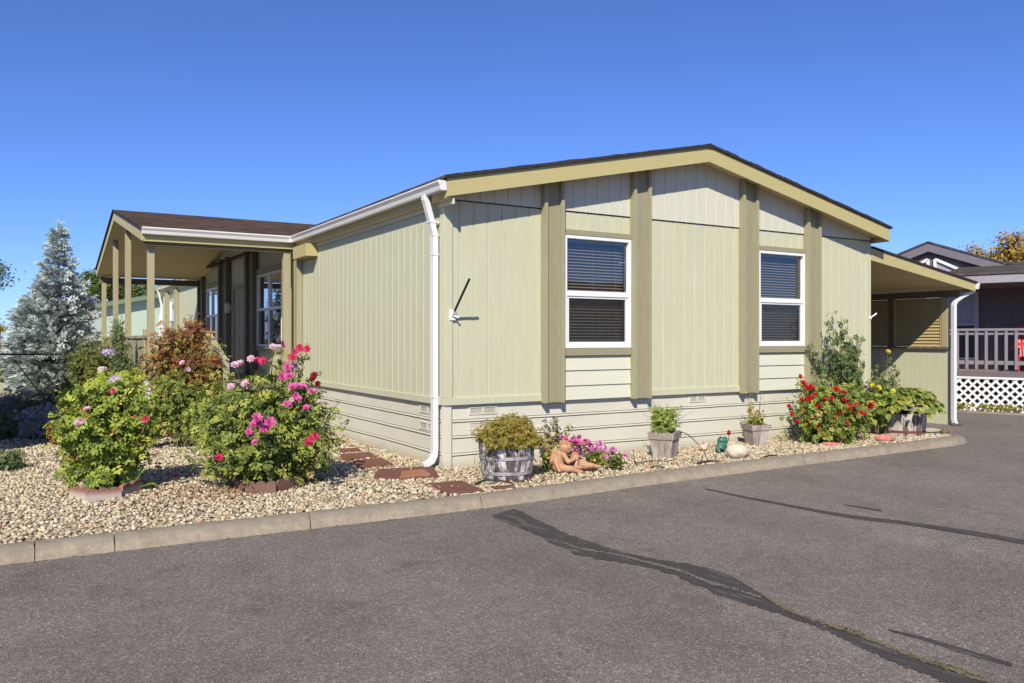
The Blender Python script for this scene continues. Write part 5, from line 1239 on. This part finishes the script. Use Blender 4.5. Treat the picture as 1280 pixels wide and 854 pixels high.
dtube('feeder_tube', 'thin feeder tube curving from the left wooden tub down to the gravel', [tuple(T1+np.array([.16, -.1, .36])), tuple(T1+np.array([.3, -.15, .30])), tuple(T1+np.array([.4, -.3, .12])), tuple(T1+np.array([.42, -.36, .0]))], .006)
dtube('feeder_tube', 'thin feeder tube standing up from the gravel right of the magenta petunia', [g3(795, 581, -.01), g3(792, 579, .12), g3(791, 578, .16)], .005)
dtube('feeder_tube', 'thin feeder tube lying on the gravel between the petunia and the left wooden tub', [g3(793, 580, .01), g3(815, 578, .02), g3(835, 579, .015), g3(845, 583, .005)], .005)

# ------------------------------------------------------------------ left background
def tree_thing(name, label, cat, base, H_, blobs, per, n, leaf, m, seed, trunk_r=.15, group=None, jitter=.25):
    r_ = np.random.default_rng(seed); root = thing(name, label, cat, group, base)
    tk = MB().tube([(0, 0, -.3), (.05, 0, H_*.25), (-.05, .05, H_*.5), (0, 0, H_*.8)], [trunk_r, trunk_r*.8, trunk_r*.5, trunk_r*.15], 9); P = []; D = []; C_ = []
    W = np.array([b[6] for b in blobs], float); W /= W.sum()
    for k in range(n):
        b = blobs[r_.choice(len(blobs), p=W)]; cen = np.array(b[:3]); rad = np.array(b[3:6]); d = r_.normal(size=3); d /= np.linalg.norm(d)
        tgt = cen+d*rad*(.45+.55*r_.random()**.6); s = np.array([0, 0, max(H_*.15, tgt[2]*.55)])
        if k % 3 == 0: tk.tube([s, (s*.4+tgt*.6)+np.array([0, 0, .1]), tgt], [trunk_r*.3, trunk_r*.15, trunk_r*.05], 5, False)
        pp = tgt+r_.normal(size=(per, 3))*jitter*np.array([1, 1, .7]); P.append(pp); D.append(d+np.array([0, 0, .5])+r_.normal(size=(per, 3))*.6); C_.append(np.clip(r_.normal(.5, .16)+r_.normal(size=per)*.15, 0, 1))
    tk.build('trunk', 'bark', root, smooth=True)
    P = np.concatenate(P); D = np.concatenate(D)
    instances('crown', LEAF_V, LEAF_F, P, rot_frames(D, r_), leaf*(.6+.8*r_.random(len(P))), np.concatenate(C_), m, root)
    return root
def spruce(base, H_, seed, label, prof, lean=0, whorl=.23):
    r_ = np.random.default_rng(seed); root = thing('blue_spruce', label, 'tree', None, base)
    tk = MB().tube([(0, 0, -.2), (lean*.5, 0, H_*.5), (lean, 0, H_*.97)], [.13, .07, .012], 8); br = MB(); P = []; D = []; S = []; C_ = []
    z = .25
    while z < H_*.93:
        f = z/H_; L0 = np.interp(f, [p[0] for p in prof], [p[1] for p in prof]); n = max(5, int(6+7*(1-f)))
        off = r_.random()*6.28
        for k in range(n):
            a = off+2*math.pi*k/n+r_.normal()*.15; L = L0*(.55+.48*r_.random()); rise = .05+.5*f
            d = np.array([math.cos(a), math.sin(a), 0]); x0 = np.array([lean*f, 0, z+r_.normal()*.05])
            q = np.linspace(0, 1, 9)
            pts = x0+d*(q*L)[:, None]+np.array([0, 0, 1])*((rise*q*L-.22*np.sin(q*math.pi*.8)*L*(1-f)*.7+.12*q**3*L))[:, None]
            br.tube(pts, list(np.linspace(.018*(1-f)+.006, .003, 9)), 5, False)
            side = np.cross(d, [0, 0, 1]); m_ = max(6, int(L*33)); t = .12+.88*r_.random(m_)**.75
            base_ = np.array([np.interp(t, q, pts[:, i]) for i in range(3)]).T
            sgn = r_.choice([-1, 1], m_); sl_ = .30*L*(1-t)**.8+.06
            u_ = r_.random(m_)
            p_ = base_+side*(sgn*sl_*u_)[:, None]+d*(sl_*u_*.6)[:, None]+np.array([0, 0, 1])*(-.04*u_+r_.normal(size=m_)*.03)[:, None]
            P.append(p_); D.append(d+side*(sgn*.75)[:, None]+np.array([0, 0, .32])+r_.normal(size=(m_, 3))*.25)
            S.append((.10+.06*r_.random(m_))*(1 if f < .6 else .75)); C_.append(np.clip(.05+.8*t*r_.random(m_)+r_.normal(size=m_)*.15, 0, 1))  # needle colour darkens towards the trunk, painting shade between the boughs
        z += whorl*(.8+.4*r_.random())*(1-.35*f)
    for k in range(16): 
        t = k/16; P.append(np.array([[lean, 0, H_*(.90+.10*t)]])); D.append(np.array([[r_.normal()*.3, r_.normal()*.3, 1]])); S.append(np.array([.06])); C_.append(np.array([.4]))
    for zz in np.arange(H_*.5, H_*.97, .035):
        a_ = r_.random()*6.28; P.append(np.array([[lean*zz/H_, 0, zz]])); D.append(np.array([[math.cos(a_), math.sin(a_), .9]])); S.append(np.array([.10])); C_.append(np.array([r_.random()*.7]))
    tk.build('trunk', 'bark', root, smooth=True); br.build('branch', 'bark', root, smooth=True)
    P = np.concatenate(P); D = np.concatenate(D)
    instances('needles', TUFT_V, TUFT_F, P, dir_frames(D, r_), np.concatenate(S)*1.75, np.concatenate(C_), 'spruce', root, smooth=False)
    return root
SPZ = 23.5
spruce(at(73, 423.3+1621/SPZ, SPZ), 5.0, 81, 'tall blue spruce with a pointed leader left of the porch', [(0, 1.05), (.2, 1.2), (.35, 1.12), (.5, .80), (.65, .52), (.77, .30), (.87, .13), (1, .05)])
spruce(at(52, 423.3+1621/23.2, 23.2), 2.85, 82, 'shorter blue spruce leaning against the left side of the tall one', [(0, .8), (.3, .85), (.6, .66), (.85, .36), (1, .08)], -.22)
# chain link fence behind the shaded bed
fe = thing('chain_link_fence', 'chain link fence with a thin dark top rail behind the shaded flower bed', 'fence', None, (-4.3, 14.3, 0))
def fl_(x): return 14.7-(x+4.87)*.6
mb = MB(); mb.tube([(-9+4.3, fl_(-9)-14.3, 1.205), (-2.9+4.3, fl_(-2.9)-14.3, 1.205)], .022, 8).build('top_rail', 'black', fe)
for x in (-8.8, -6.4, -2.95): MB().tube([(x+4.3, fl_(x)-14.3, -.1), (x+4.3, fl_(x)-14.3, 1.25)], .025, 8).build('fence_post', 'black', fe)
MB().tube([(-4.55+4.3, fl_(-4.55)-14.3, 1.05), (-4.0+4.3, fl_(-4.0)-14.3, .2)], .016, 6).build('brace', 'black', fe)
mb = MB()
for k in range(-14, 60):
    for s in (1, -1):
        x0 = -9+k*.12; x1 = x0+s*1.15
        a, b = (x0, .03), (x1, 1.18)
        if not (-9 <= x1 <= -2.9 and -9 <= x0 <= -2.9): continue
        mb.tube([(a[0]+4.3, fl_(a[0])-14.3, a[1]), (b[0]+4.3, fl_(b[0])-14.3, b[1])], .0014, 3, False)
mb.build('wire_mesh', 'grey_metal', fe)
tree_thing('leafy_tree', 'green tree crown just entering the picture at the far left edge', 'tree', at(-22, 440, 42), 5.0, [(0, 0, 4.0, 1.1, 1.1, .75, 3)], 40, 60, .16, 'tree_leaf', 83, .14, 'trees behind the homes')
tree_thing('shrub_tree', 'yellow green bushy shrub beside the shorter blue spruce', 'shrub', at(2, 423+1621/30, 30), 1.9, [(0, 0, 1.3, .75, .7, .85, 3), (.15, 0, .7, .7, .6, .6, 2)], 40, 80, .10, 'yellow_leaf', 84, .05, None, .12)
tree_thing('leafy_tree', 'dark green tree crown seen between the spruce and the porch posts', 'tree', at(125, 430, 60), 5.6, [(0, 0, 4.3, 1.5, 1.3, 1.1, 3)], 40, 70, .2, 'tree_leaf', 85, .14, 'trees behind the homes')
tree_thing('leafy_tree', 'low dark tree crown seen above the sage green house through the porch', 'tree', at(153, 430, 62), 5.3, [(0, 0, 4.0, 1.5, 1.2, 1.0, 3), (2.2, 0, 3.9, 1.5, 1, .9, 2)], 40, 80, .2, 'tree_leaf', 86, .14, 'trees behind the homes')
tree_thing('autumn_tree', 'orange and yellow autumn tree crown above the dark house roof', 'tree', at(1264, 430, 42), 5.9, [(0, 0, 4.75, .62, .8, .95, 4), (.9, 0, 4.7, .6, .7, .8, 2)], 30, 70, .17, 'autumn_leaf', 87, .15, 'trees behind the homes')
tree_thing('autumn_tree', 'tip of a small orange tree peeking over the dark house roof', 'tree', at(1219, 430, 46), 5.6, [(0, 0, 4.75, .35, .4, .85, 2)], 30, 30, .16, 'autumn_leaf', 88, .12, 'trees behind the homes')

def simple_house(name, label, x0, x1, y0, y1, zw, axis, mw, mf, mr, wins, rise=.24, ov=.3, base=-.1):
    h = thing(name, label, 'house')
    cx_, cy_ = (x0+x1)/2, (y0+y1)/2
    b = MB().box(x0, x1, y0, y1, base, zw); half = (y1-y0)/2 if axis == 'x' else (x1-x0)/2; zr = zw+half*rise
    if axis == 'x':
        for x in (x0, x1-.02): b.prism([(x, y0, zw+.002), (x, y1, zw+.002), (x, cy_, zr)], (.02, 0, 0))
    else:
        for y in (y0, y1-.02): b.prism([(x0, y, zw+.002), (x1, y, zw+.002), (cx_, y, zr)], (0, .02, 0))
    b.build('wall', mw, h); r = MB(); e = ov*rise
    if axis == 'x':
        slab(r, [(x0-ov, y0-ov, zw-e+.16), (x1+ov, y0-ov, zw-e+.16), (x1+ov, cy_, zr+.16), (x0-ov, cy_, zr+.16)], .14); slab(r, [(x0-ov, cy_, zr+.16), (x1+ov, cy_, zr+.16), (x1+ov, y1+ov, zw-e+.16), (x0-ov, y1+ov, zw-e+.16)], .14)
    else:
        slab(r, [(x0-ov, y0-ov, zw-e+.16), (cx_, y0-ov, zr+.16), (cx_, y1+ov, zr+.16), (x0-ov, y1+ov, zw-e+.16)], .14); slab(r, [(cx_, y0-ov, zr+.16), (x1+ov, y0-ov, zw-e+.16), (x1+ov, y1+ov, zw-e+.16), (cx_, y1+ov, zr+.16)], .14)
    r.build('roof', mr, h, uvf=lambda c: (c.x, c.y))
    f = MB()
    if axis == 'x':
        for y, s in ((y0-ov, -.02), (y1+ov, .0)): f.box(x0-ov, x1+ov, y+s, y+s+.02, zw-e-.02, zw-e+.14)
    for face, c, z0, w2, hh in wins:
        if face == '-y': q = MB().box(c-w2, c+w2, y0-.05, y0-.001, z0, z0+hh); g = MB().box(c-w2+.06, c+w2-.06, y0-.056, y0-.051, z0+.06, z0+hh-.06)
        elif face == '+y': q = MB().box(c-w2, c+w2, y1+.001, y1+.05, z0, z0+hh); g = MB().box(c-w2+.06, c+w2-.06, y1+.051, y1+.056, z0+.06, z0+hh-.06)
        elif face == '+x': q = MB().box(x1+.001, x1+.05, c-w2, c+w2, z0, z0+hh); g = MB().box(x1+.051, x1+.056, c-w2+.06, c+w2-.06, z0+.06, z0+hh-.06)
        else: q = MB().box(x0-.05, x0-.001, c-w2, c+w2, z0, z0+hh); g = MB().box(x0-.056, x0-.051, c-w2+.06, c+w2-.06, z0+.06, z0+hh-.06)
        wn = q.build('window', 'white', h); g.build('pane', 'interior', wn)
    # rake or eave boards
    if axis == 'y':
        for y in (y0-ov-.024, y1+ov+.002):
            for a, bb in ((x0-ov, cx_), (cx_, x1+ov)):
                za = zw-e if a != cx_ else zr; zb = zw-e if bb != cx_ else zr
                MB().prism([(a, y, za-.06), (bb, y, zb-.06), (bb, y, zb+.13), (a, y, za+.13)], (0, .022, 0)).build('rake_board', mf, h)
    else: f.build('fascia', mf, h)
    return h
# the sage green home behind, its gable seen under the porch roof
simple_house('neighbour_home', 'sage green home with a green fascia seen through the porch posts', -1.3, 7.2, 31.3, 46, 3.05, 'y', 'sage', 'greenfascia', 'nroof2', [('-y', 1.5, 1.4, .5, 1.3)], .21, .35)
# homes outside the picture: one shades the yard at left, one across the street shows in the window glass
simple_house('neighbour_home', 'cream home next door to the left with a grey shingle roof', -15, -5.95, 3.0, 12.2, 3.15, 'y', 'cream', 'greyfascia', 'nroof', [('+x', 6, 1.3, .6, 1.3), ('+x', 9.5, 1.3, .6, 1.3), ('-y', -11, 1.3, .7, 1.3)], .21, .4)
simple_house('neighbour_home', 'cream home across the street with a brown shingle roof', 5.5, 22, -27, -18.5, 2.9, 'x', 'cream', 'greyfascia', 'nroof2', [('+y', 9, 1.1, .6, 1.3), ('+y', 14, 1.1, .8, 1.3), ('+y', 18, 1.1, .6, 1.3)], .3, .45)

# ------------------------------------------------------------------ the dark home on the right, turned 19 degrees from ours (local frame: deck face at x = 0)
NP = Vector((14.816, 1.531, 0)); NA = R(19)
N_ = thing('charcoal_home', 'charcoal home with a railed deck, white lattice and a gabled porch roof', 'house', None, NP, NA)
def nw(x, y, z=0): return NP+Matrix.Rotation(NA, 3, 'Z') @ Vector((x, y, z))
GXP = 1.76; gy, gz, gs = 1.67, 4.15, .375; NW = 1.95; YN = -8.0
def gzt(y): return gz-gs*abs(y-gy)
MB().box(NW, NW+.05, YN, 9, -.1, 3.05).build('wall', 'charcoal', N_)
mb = MB()
for y in np.arange(-2.2, 3, .2): mb.box(NW-.012, NW-.001, y, y+.02, .86, 2.83)
mb.build('wall_batten', 'charcoal', N_)
MB().prism([(NW-.02, -1.2, 3.05), (NW-.02, 4.4, 3.05), (NW-.02, gy, gz-.1)], (.04, 0, 0)).build('gable_wall', 'charcoal', N_)
MB().box(26, 26.05, -1, 4.3, -.1, 3.2).build('wall', 'charcoal', N_)
mb = MB(); ya, yb_ = -1.5, 4.75
slab(mb, [(GXP-.02, ya, gzt(ya)), (26.3, ya, gzt(ya)), (26.3, gy, gz), (GXP-.02, gy, gz)], .05); slab(mb, [(GXP-.02, gy, gz), (26.3, gy, gz), (26.3, yb_, gzt(yb_)), (GXP-.02, yb_, gzt(yb_))], .05)
mb.build('roof', 'nroof', N_, uvf=lambda c: (c.x, c.y))
for a_, b_ in ((ya, gy-.001), (gy+.001, yb_)):
    MB().prism([(GXP, a_, gzt(a_)-.27), (GXP, b_, gzt(b_)-.27), (GXP, b_, gzt(b_)-.052), (GXP, a_, gzt(a_)-.052)], (.03, 0, 0)).build('rake_board', 'greyrake', N_)
mb = MB(); slab(mb, [(-.25, YN-.3, 3.115), (NW+.9, YN-.3, 3.115+.15*(NW+1.15)), (NW+.9, .93, 3.115+.15*(NW+1.15)), (-.25, .93, 3.115)], .045)
mb.build('porch_roof', 'nroof2', N_, uvf=lambda c: (c.y, c.x))
MB().box(-.22, -.19, YN-.3, .92, 2.875, 3.062).build('fascia', 'greyfascia', N_)
MB().box(-.19, NW-.02, .90, .92, 2.875, 3.06).build('fascia', 'greyfascia', N_)
MB().box(-.185, NW-.002, YN-.3, .895, 2.85, 2.87).build('soffit', 'charcoal', N_)
for pts in ([(1.53, 3.05), (.93, 3.05), (.93, 3.36), (1.53, 3.68)], [(1.70, 3.05), (2.3, 3.05), (2.3, 3.36), (1.70, 3.68)]):
    P = [(NW-.06, a_, b_) for a_, b_ in pts]; f = MB()
    for k in range(4): f.bar(P[k], P[(k+1) % 4], .07, .06, up=(1, 0, 0))
    w_ = f.build('window', 'white', N_); MB().prism([(NW-.035, p[1], p[2]) for p in P], (.01, 0, 0)).build('pane', 'nblind', w_)
q = MB(); wy0, wy1, wz0, wz1 = .53, 1.75, 1.05, 2.80
q.box(NW-.06, NW-.013, wy0, wy0+.09, wz0, wz1); q.box(NW-.06, NW-.013, wy1-.07, wy1, wz0, wz1); q.box(NW-.06, NW-.013, wy0+.09, wy1-.07, wz1-.08, wz1); q.box(NW-.06, NW-.013, wy0+.09, wy1-.07, wz0, wz0+.06); q.box(NW-.06, NW-.013, wy0+.09, wy1-.07, 1.93, 1.99)
w_ = q.build('window', 'nwhite', N_); MB().box(NW-.03, NW-.014, wy0+.09, wy1-.07, 1.99, wz1-.08).build('pane', 'nblind', w_); MB().box(NW-.03, NW-.014, wy0+.09, wy1-.07, wz0+.06, 1.93).build('pane', 'interior', w_)
MB().box(0, NW, YN, 3.2, .70, .80).build('deck', 'deckwood', N_)
MB().box(-.05, -.001, YN, 3.2, .70, .845).build('rim_board', 'charcoal', N_)
rl = MB().box(-.05, +.07, YN, 3.2, 1.775, 1.83).build('railing', 'greyrail', N_)
MB().box(0, .035, YN, 3.2, 1.68, 1.74).build('rail', 'greyrail', rl); MB().box(0, .035, YN, 3.2, .99, 1.08).build('rail', 'greyrail', rl)
for y in np.arange(-2.6, 3.1, .2): MB().box(-.036, -.001, y, y+.06, .88, 1.774).build('baluster', 'greyrail', rl)
for y in (-3.3, 3.05): MB().box(.08, .17, y, y+.09, .8, 2.85).build('porch_post', 'greyrail', N_)
mb = MB(); zt0, zt1, st_ = -.06, .68, .19; hw = .034
for s, xo in ((1, -.03), (-1, -.045)):
    y = YN-1
    while y < 4.2:
        b1 = y+s*(zt1-zt0)
        if YN <= min(y, b1) and max(y, b1) <= 3.2:
            mb.hexa([(xo, y-hw, zt0), (xo+.01, y-hw, zt0), (xo+.01, y+hw, zt0), (xo, y+hw, zt0), (xo, b1-hw, zt1), (xo+.01, b1-hw, zt1), (xo+.01, b1+hw, zt1), (xo, b1+hw, zt1)])
        y += st_
mb.build('lattice', 'lattice', N_)
MB().box(-.065, -.047, YN, 3.2, .655, .70).box(-.065, -.047, YN, 3.2, -.1, -.05).build('lattice_frame', 'lattice', N_)
MB().box(.15, .17, YN, 3.2, -.1, .69).build('lattice_backing', 'interior', N_)  # dark sheet set behind the lattice
sheet('gravel_strip', [tuple(nw(-.45, YN)[:2]), tuple(nw(.2, YN)[:2]), tuple(nw(.2, 4)[:2]), tuple(nw(-.45, 4)[:2])], GZ+.012, 'gravelbase')
kb = MB().prism([nw(-.56, YN, -.15), nw(-.45, YN, -.15), nw(-.45, YN, -.072), nw(-.56, YN, -.072)], nw(-.5, 4)-nw(-.5, YN)).build('kerb_strip', 'kerb'); kb['kind'] = 'structure'
r_ = np.random.default_rng(91); P = []
for c in (.5, .1, -.2, -.35, .7, -.6): P.append(np.array([nw(-.2+r_.normal()*.06, c+r_.normal()*.1, -.07+r_.random()*.12) for _ in range(60)]))
P = np.concatenate(P); o = instances('weeds', LEAF_V, LEAF_F, P, dir_frames(r_.normal(size=P.shape)*.6+np.array([0, 0, 1]), r_), np.full(len(P), .07), r_.random(len(P)), 'yellow_leaf'); tag(o, 'straggly green weeds at the foot of the white lattice', 'weeds', kind='stuff')
cp = nw(.95, -.72, .80)
ck = thing('red_chair', 'bright red slatted garden chair on the deck behind the grey railing', 'chair', None, cp, NA+R(-75))
for k in range(5):
    x = -.2+k*.1; top = 1.20-.05*abs(k-2)
    MB().hexa([(x-.042, .12, .32), (x+.042, .12, .32), (x+.042, .14, .32), (x-.042, .14, .32), (x-.042, .36, top), (x+.042, .36, top), (x+.042, .38, top), (x-.042, .38, top)]).build('back_slat', 'red', ck, bevel=.006)
for k in range(5): MB().box(-.26, .26, -.38+k*.1, -.29+k*.1, .36-.012*k, .38-.012*k).build('seat_slat', 'red', ck)
for s in (-1, 1):
    MB().box(s*.28-.012, s*.28+.012, -.40, -.30, 0, .56).build('leg', 'red', ck); MB().bar((s*.28, -.3, .30), (s*.28, .42, .05), .024, .09).build('leg', 'red', ck)
    MB().box(s*.32-.06, s*.32+.06, -.44, .30, .56, .58).build('arm', 'red', ck, bevel=.006)
MB().box(-.3, .3, .21, .235, .62, .70).build('back_brace', 'red', ck)
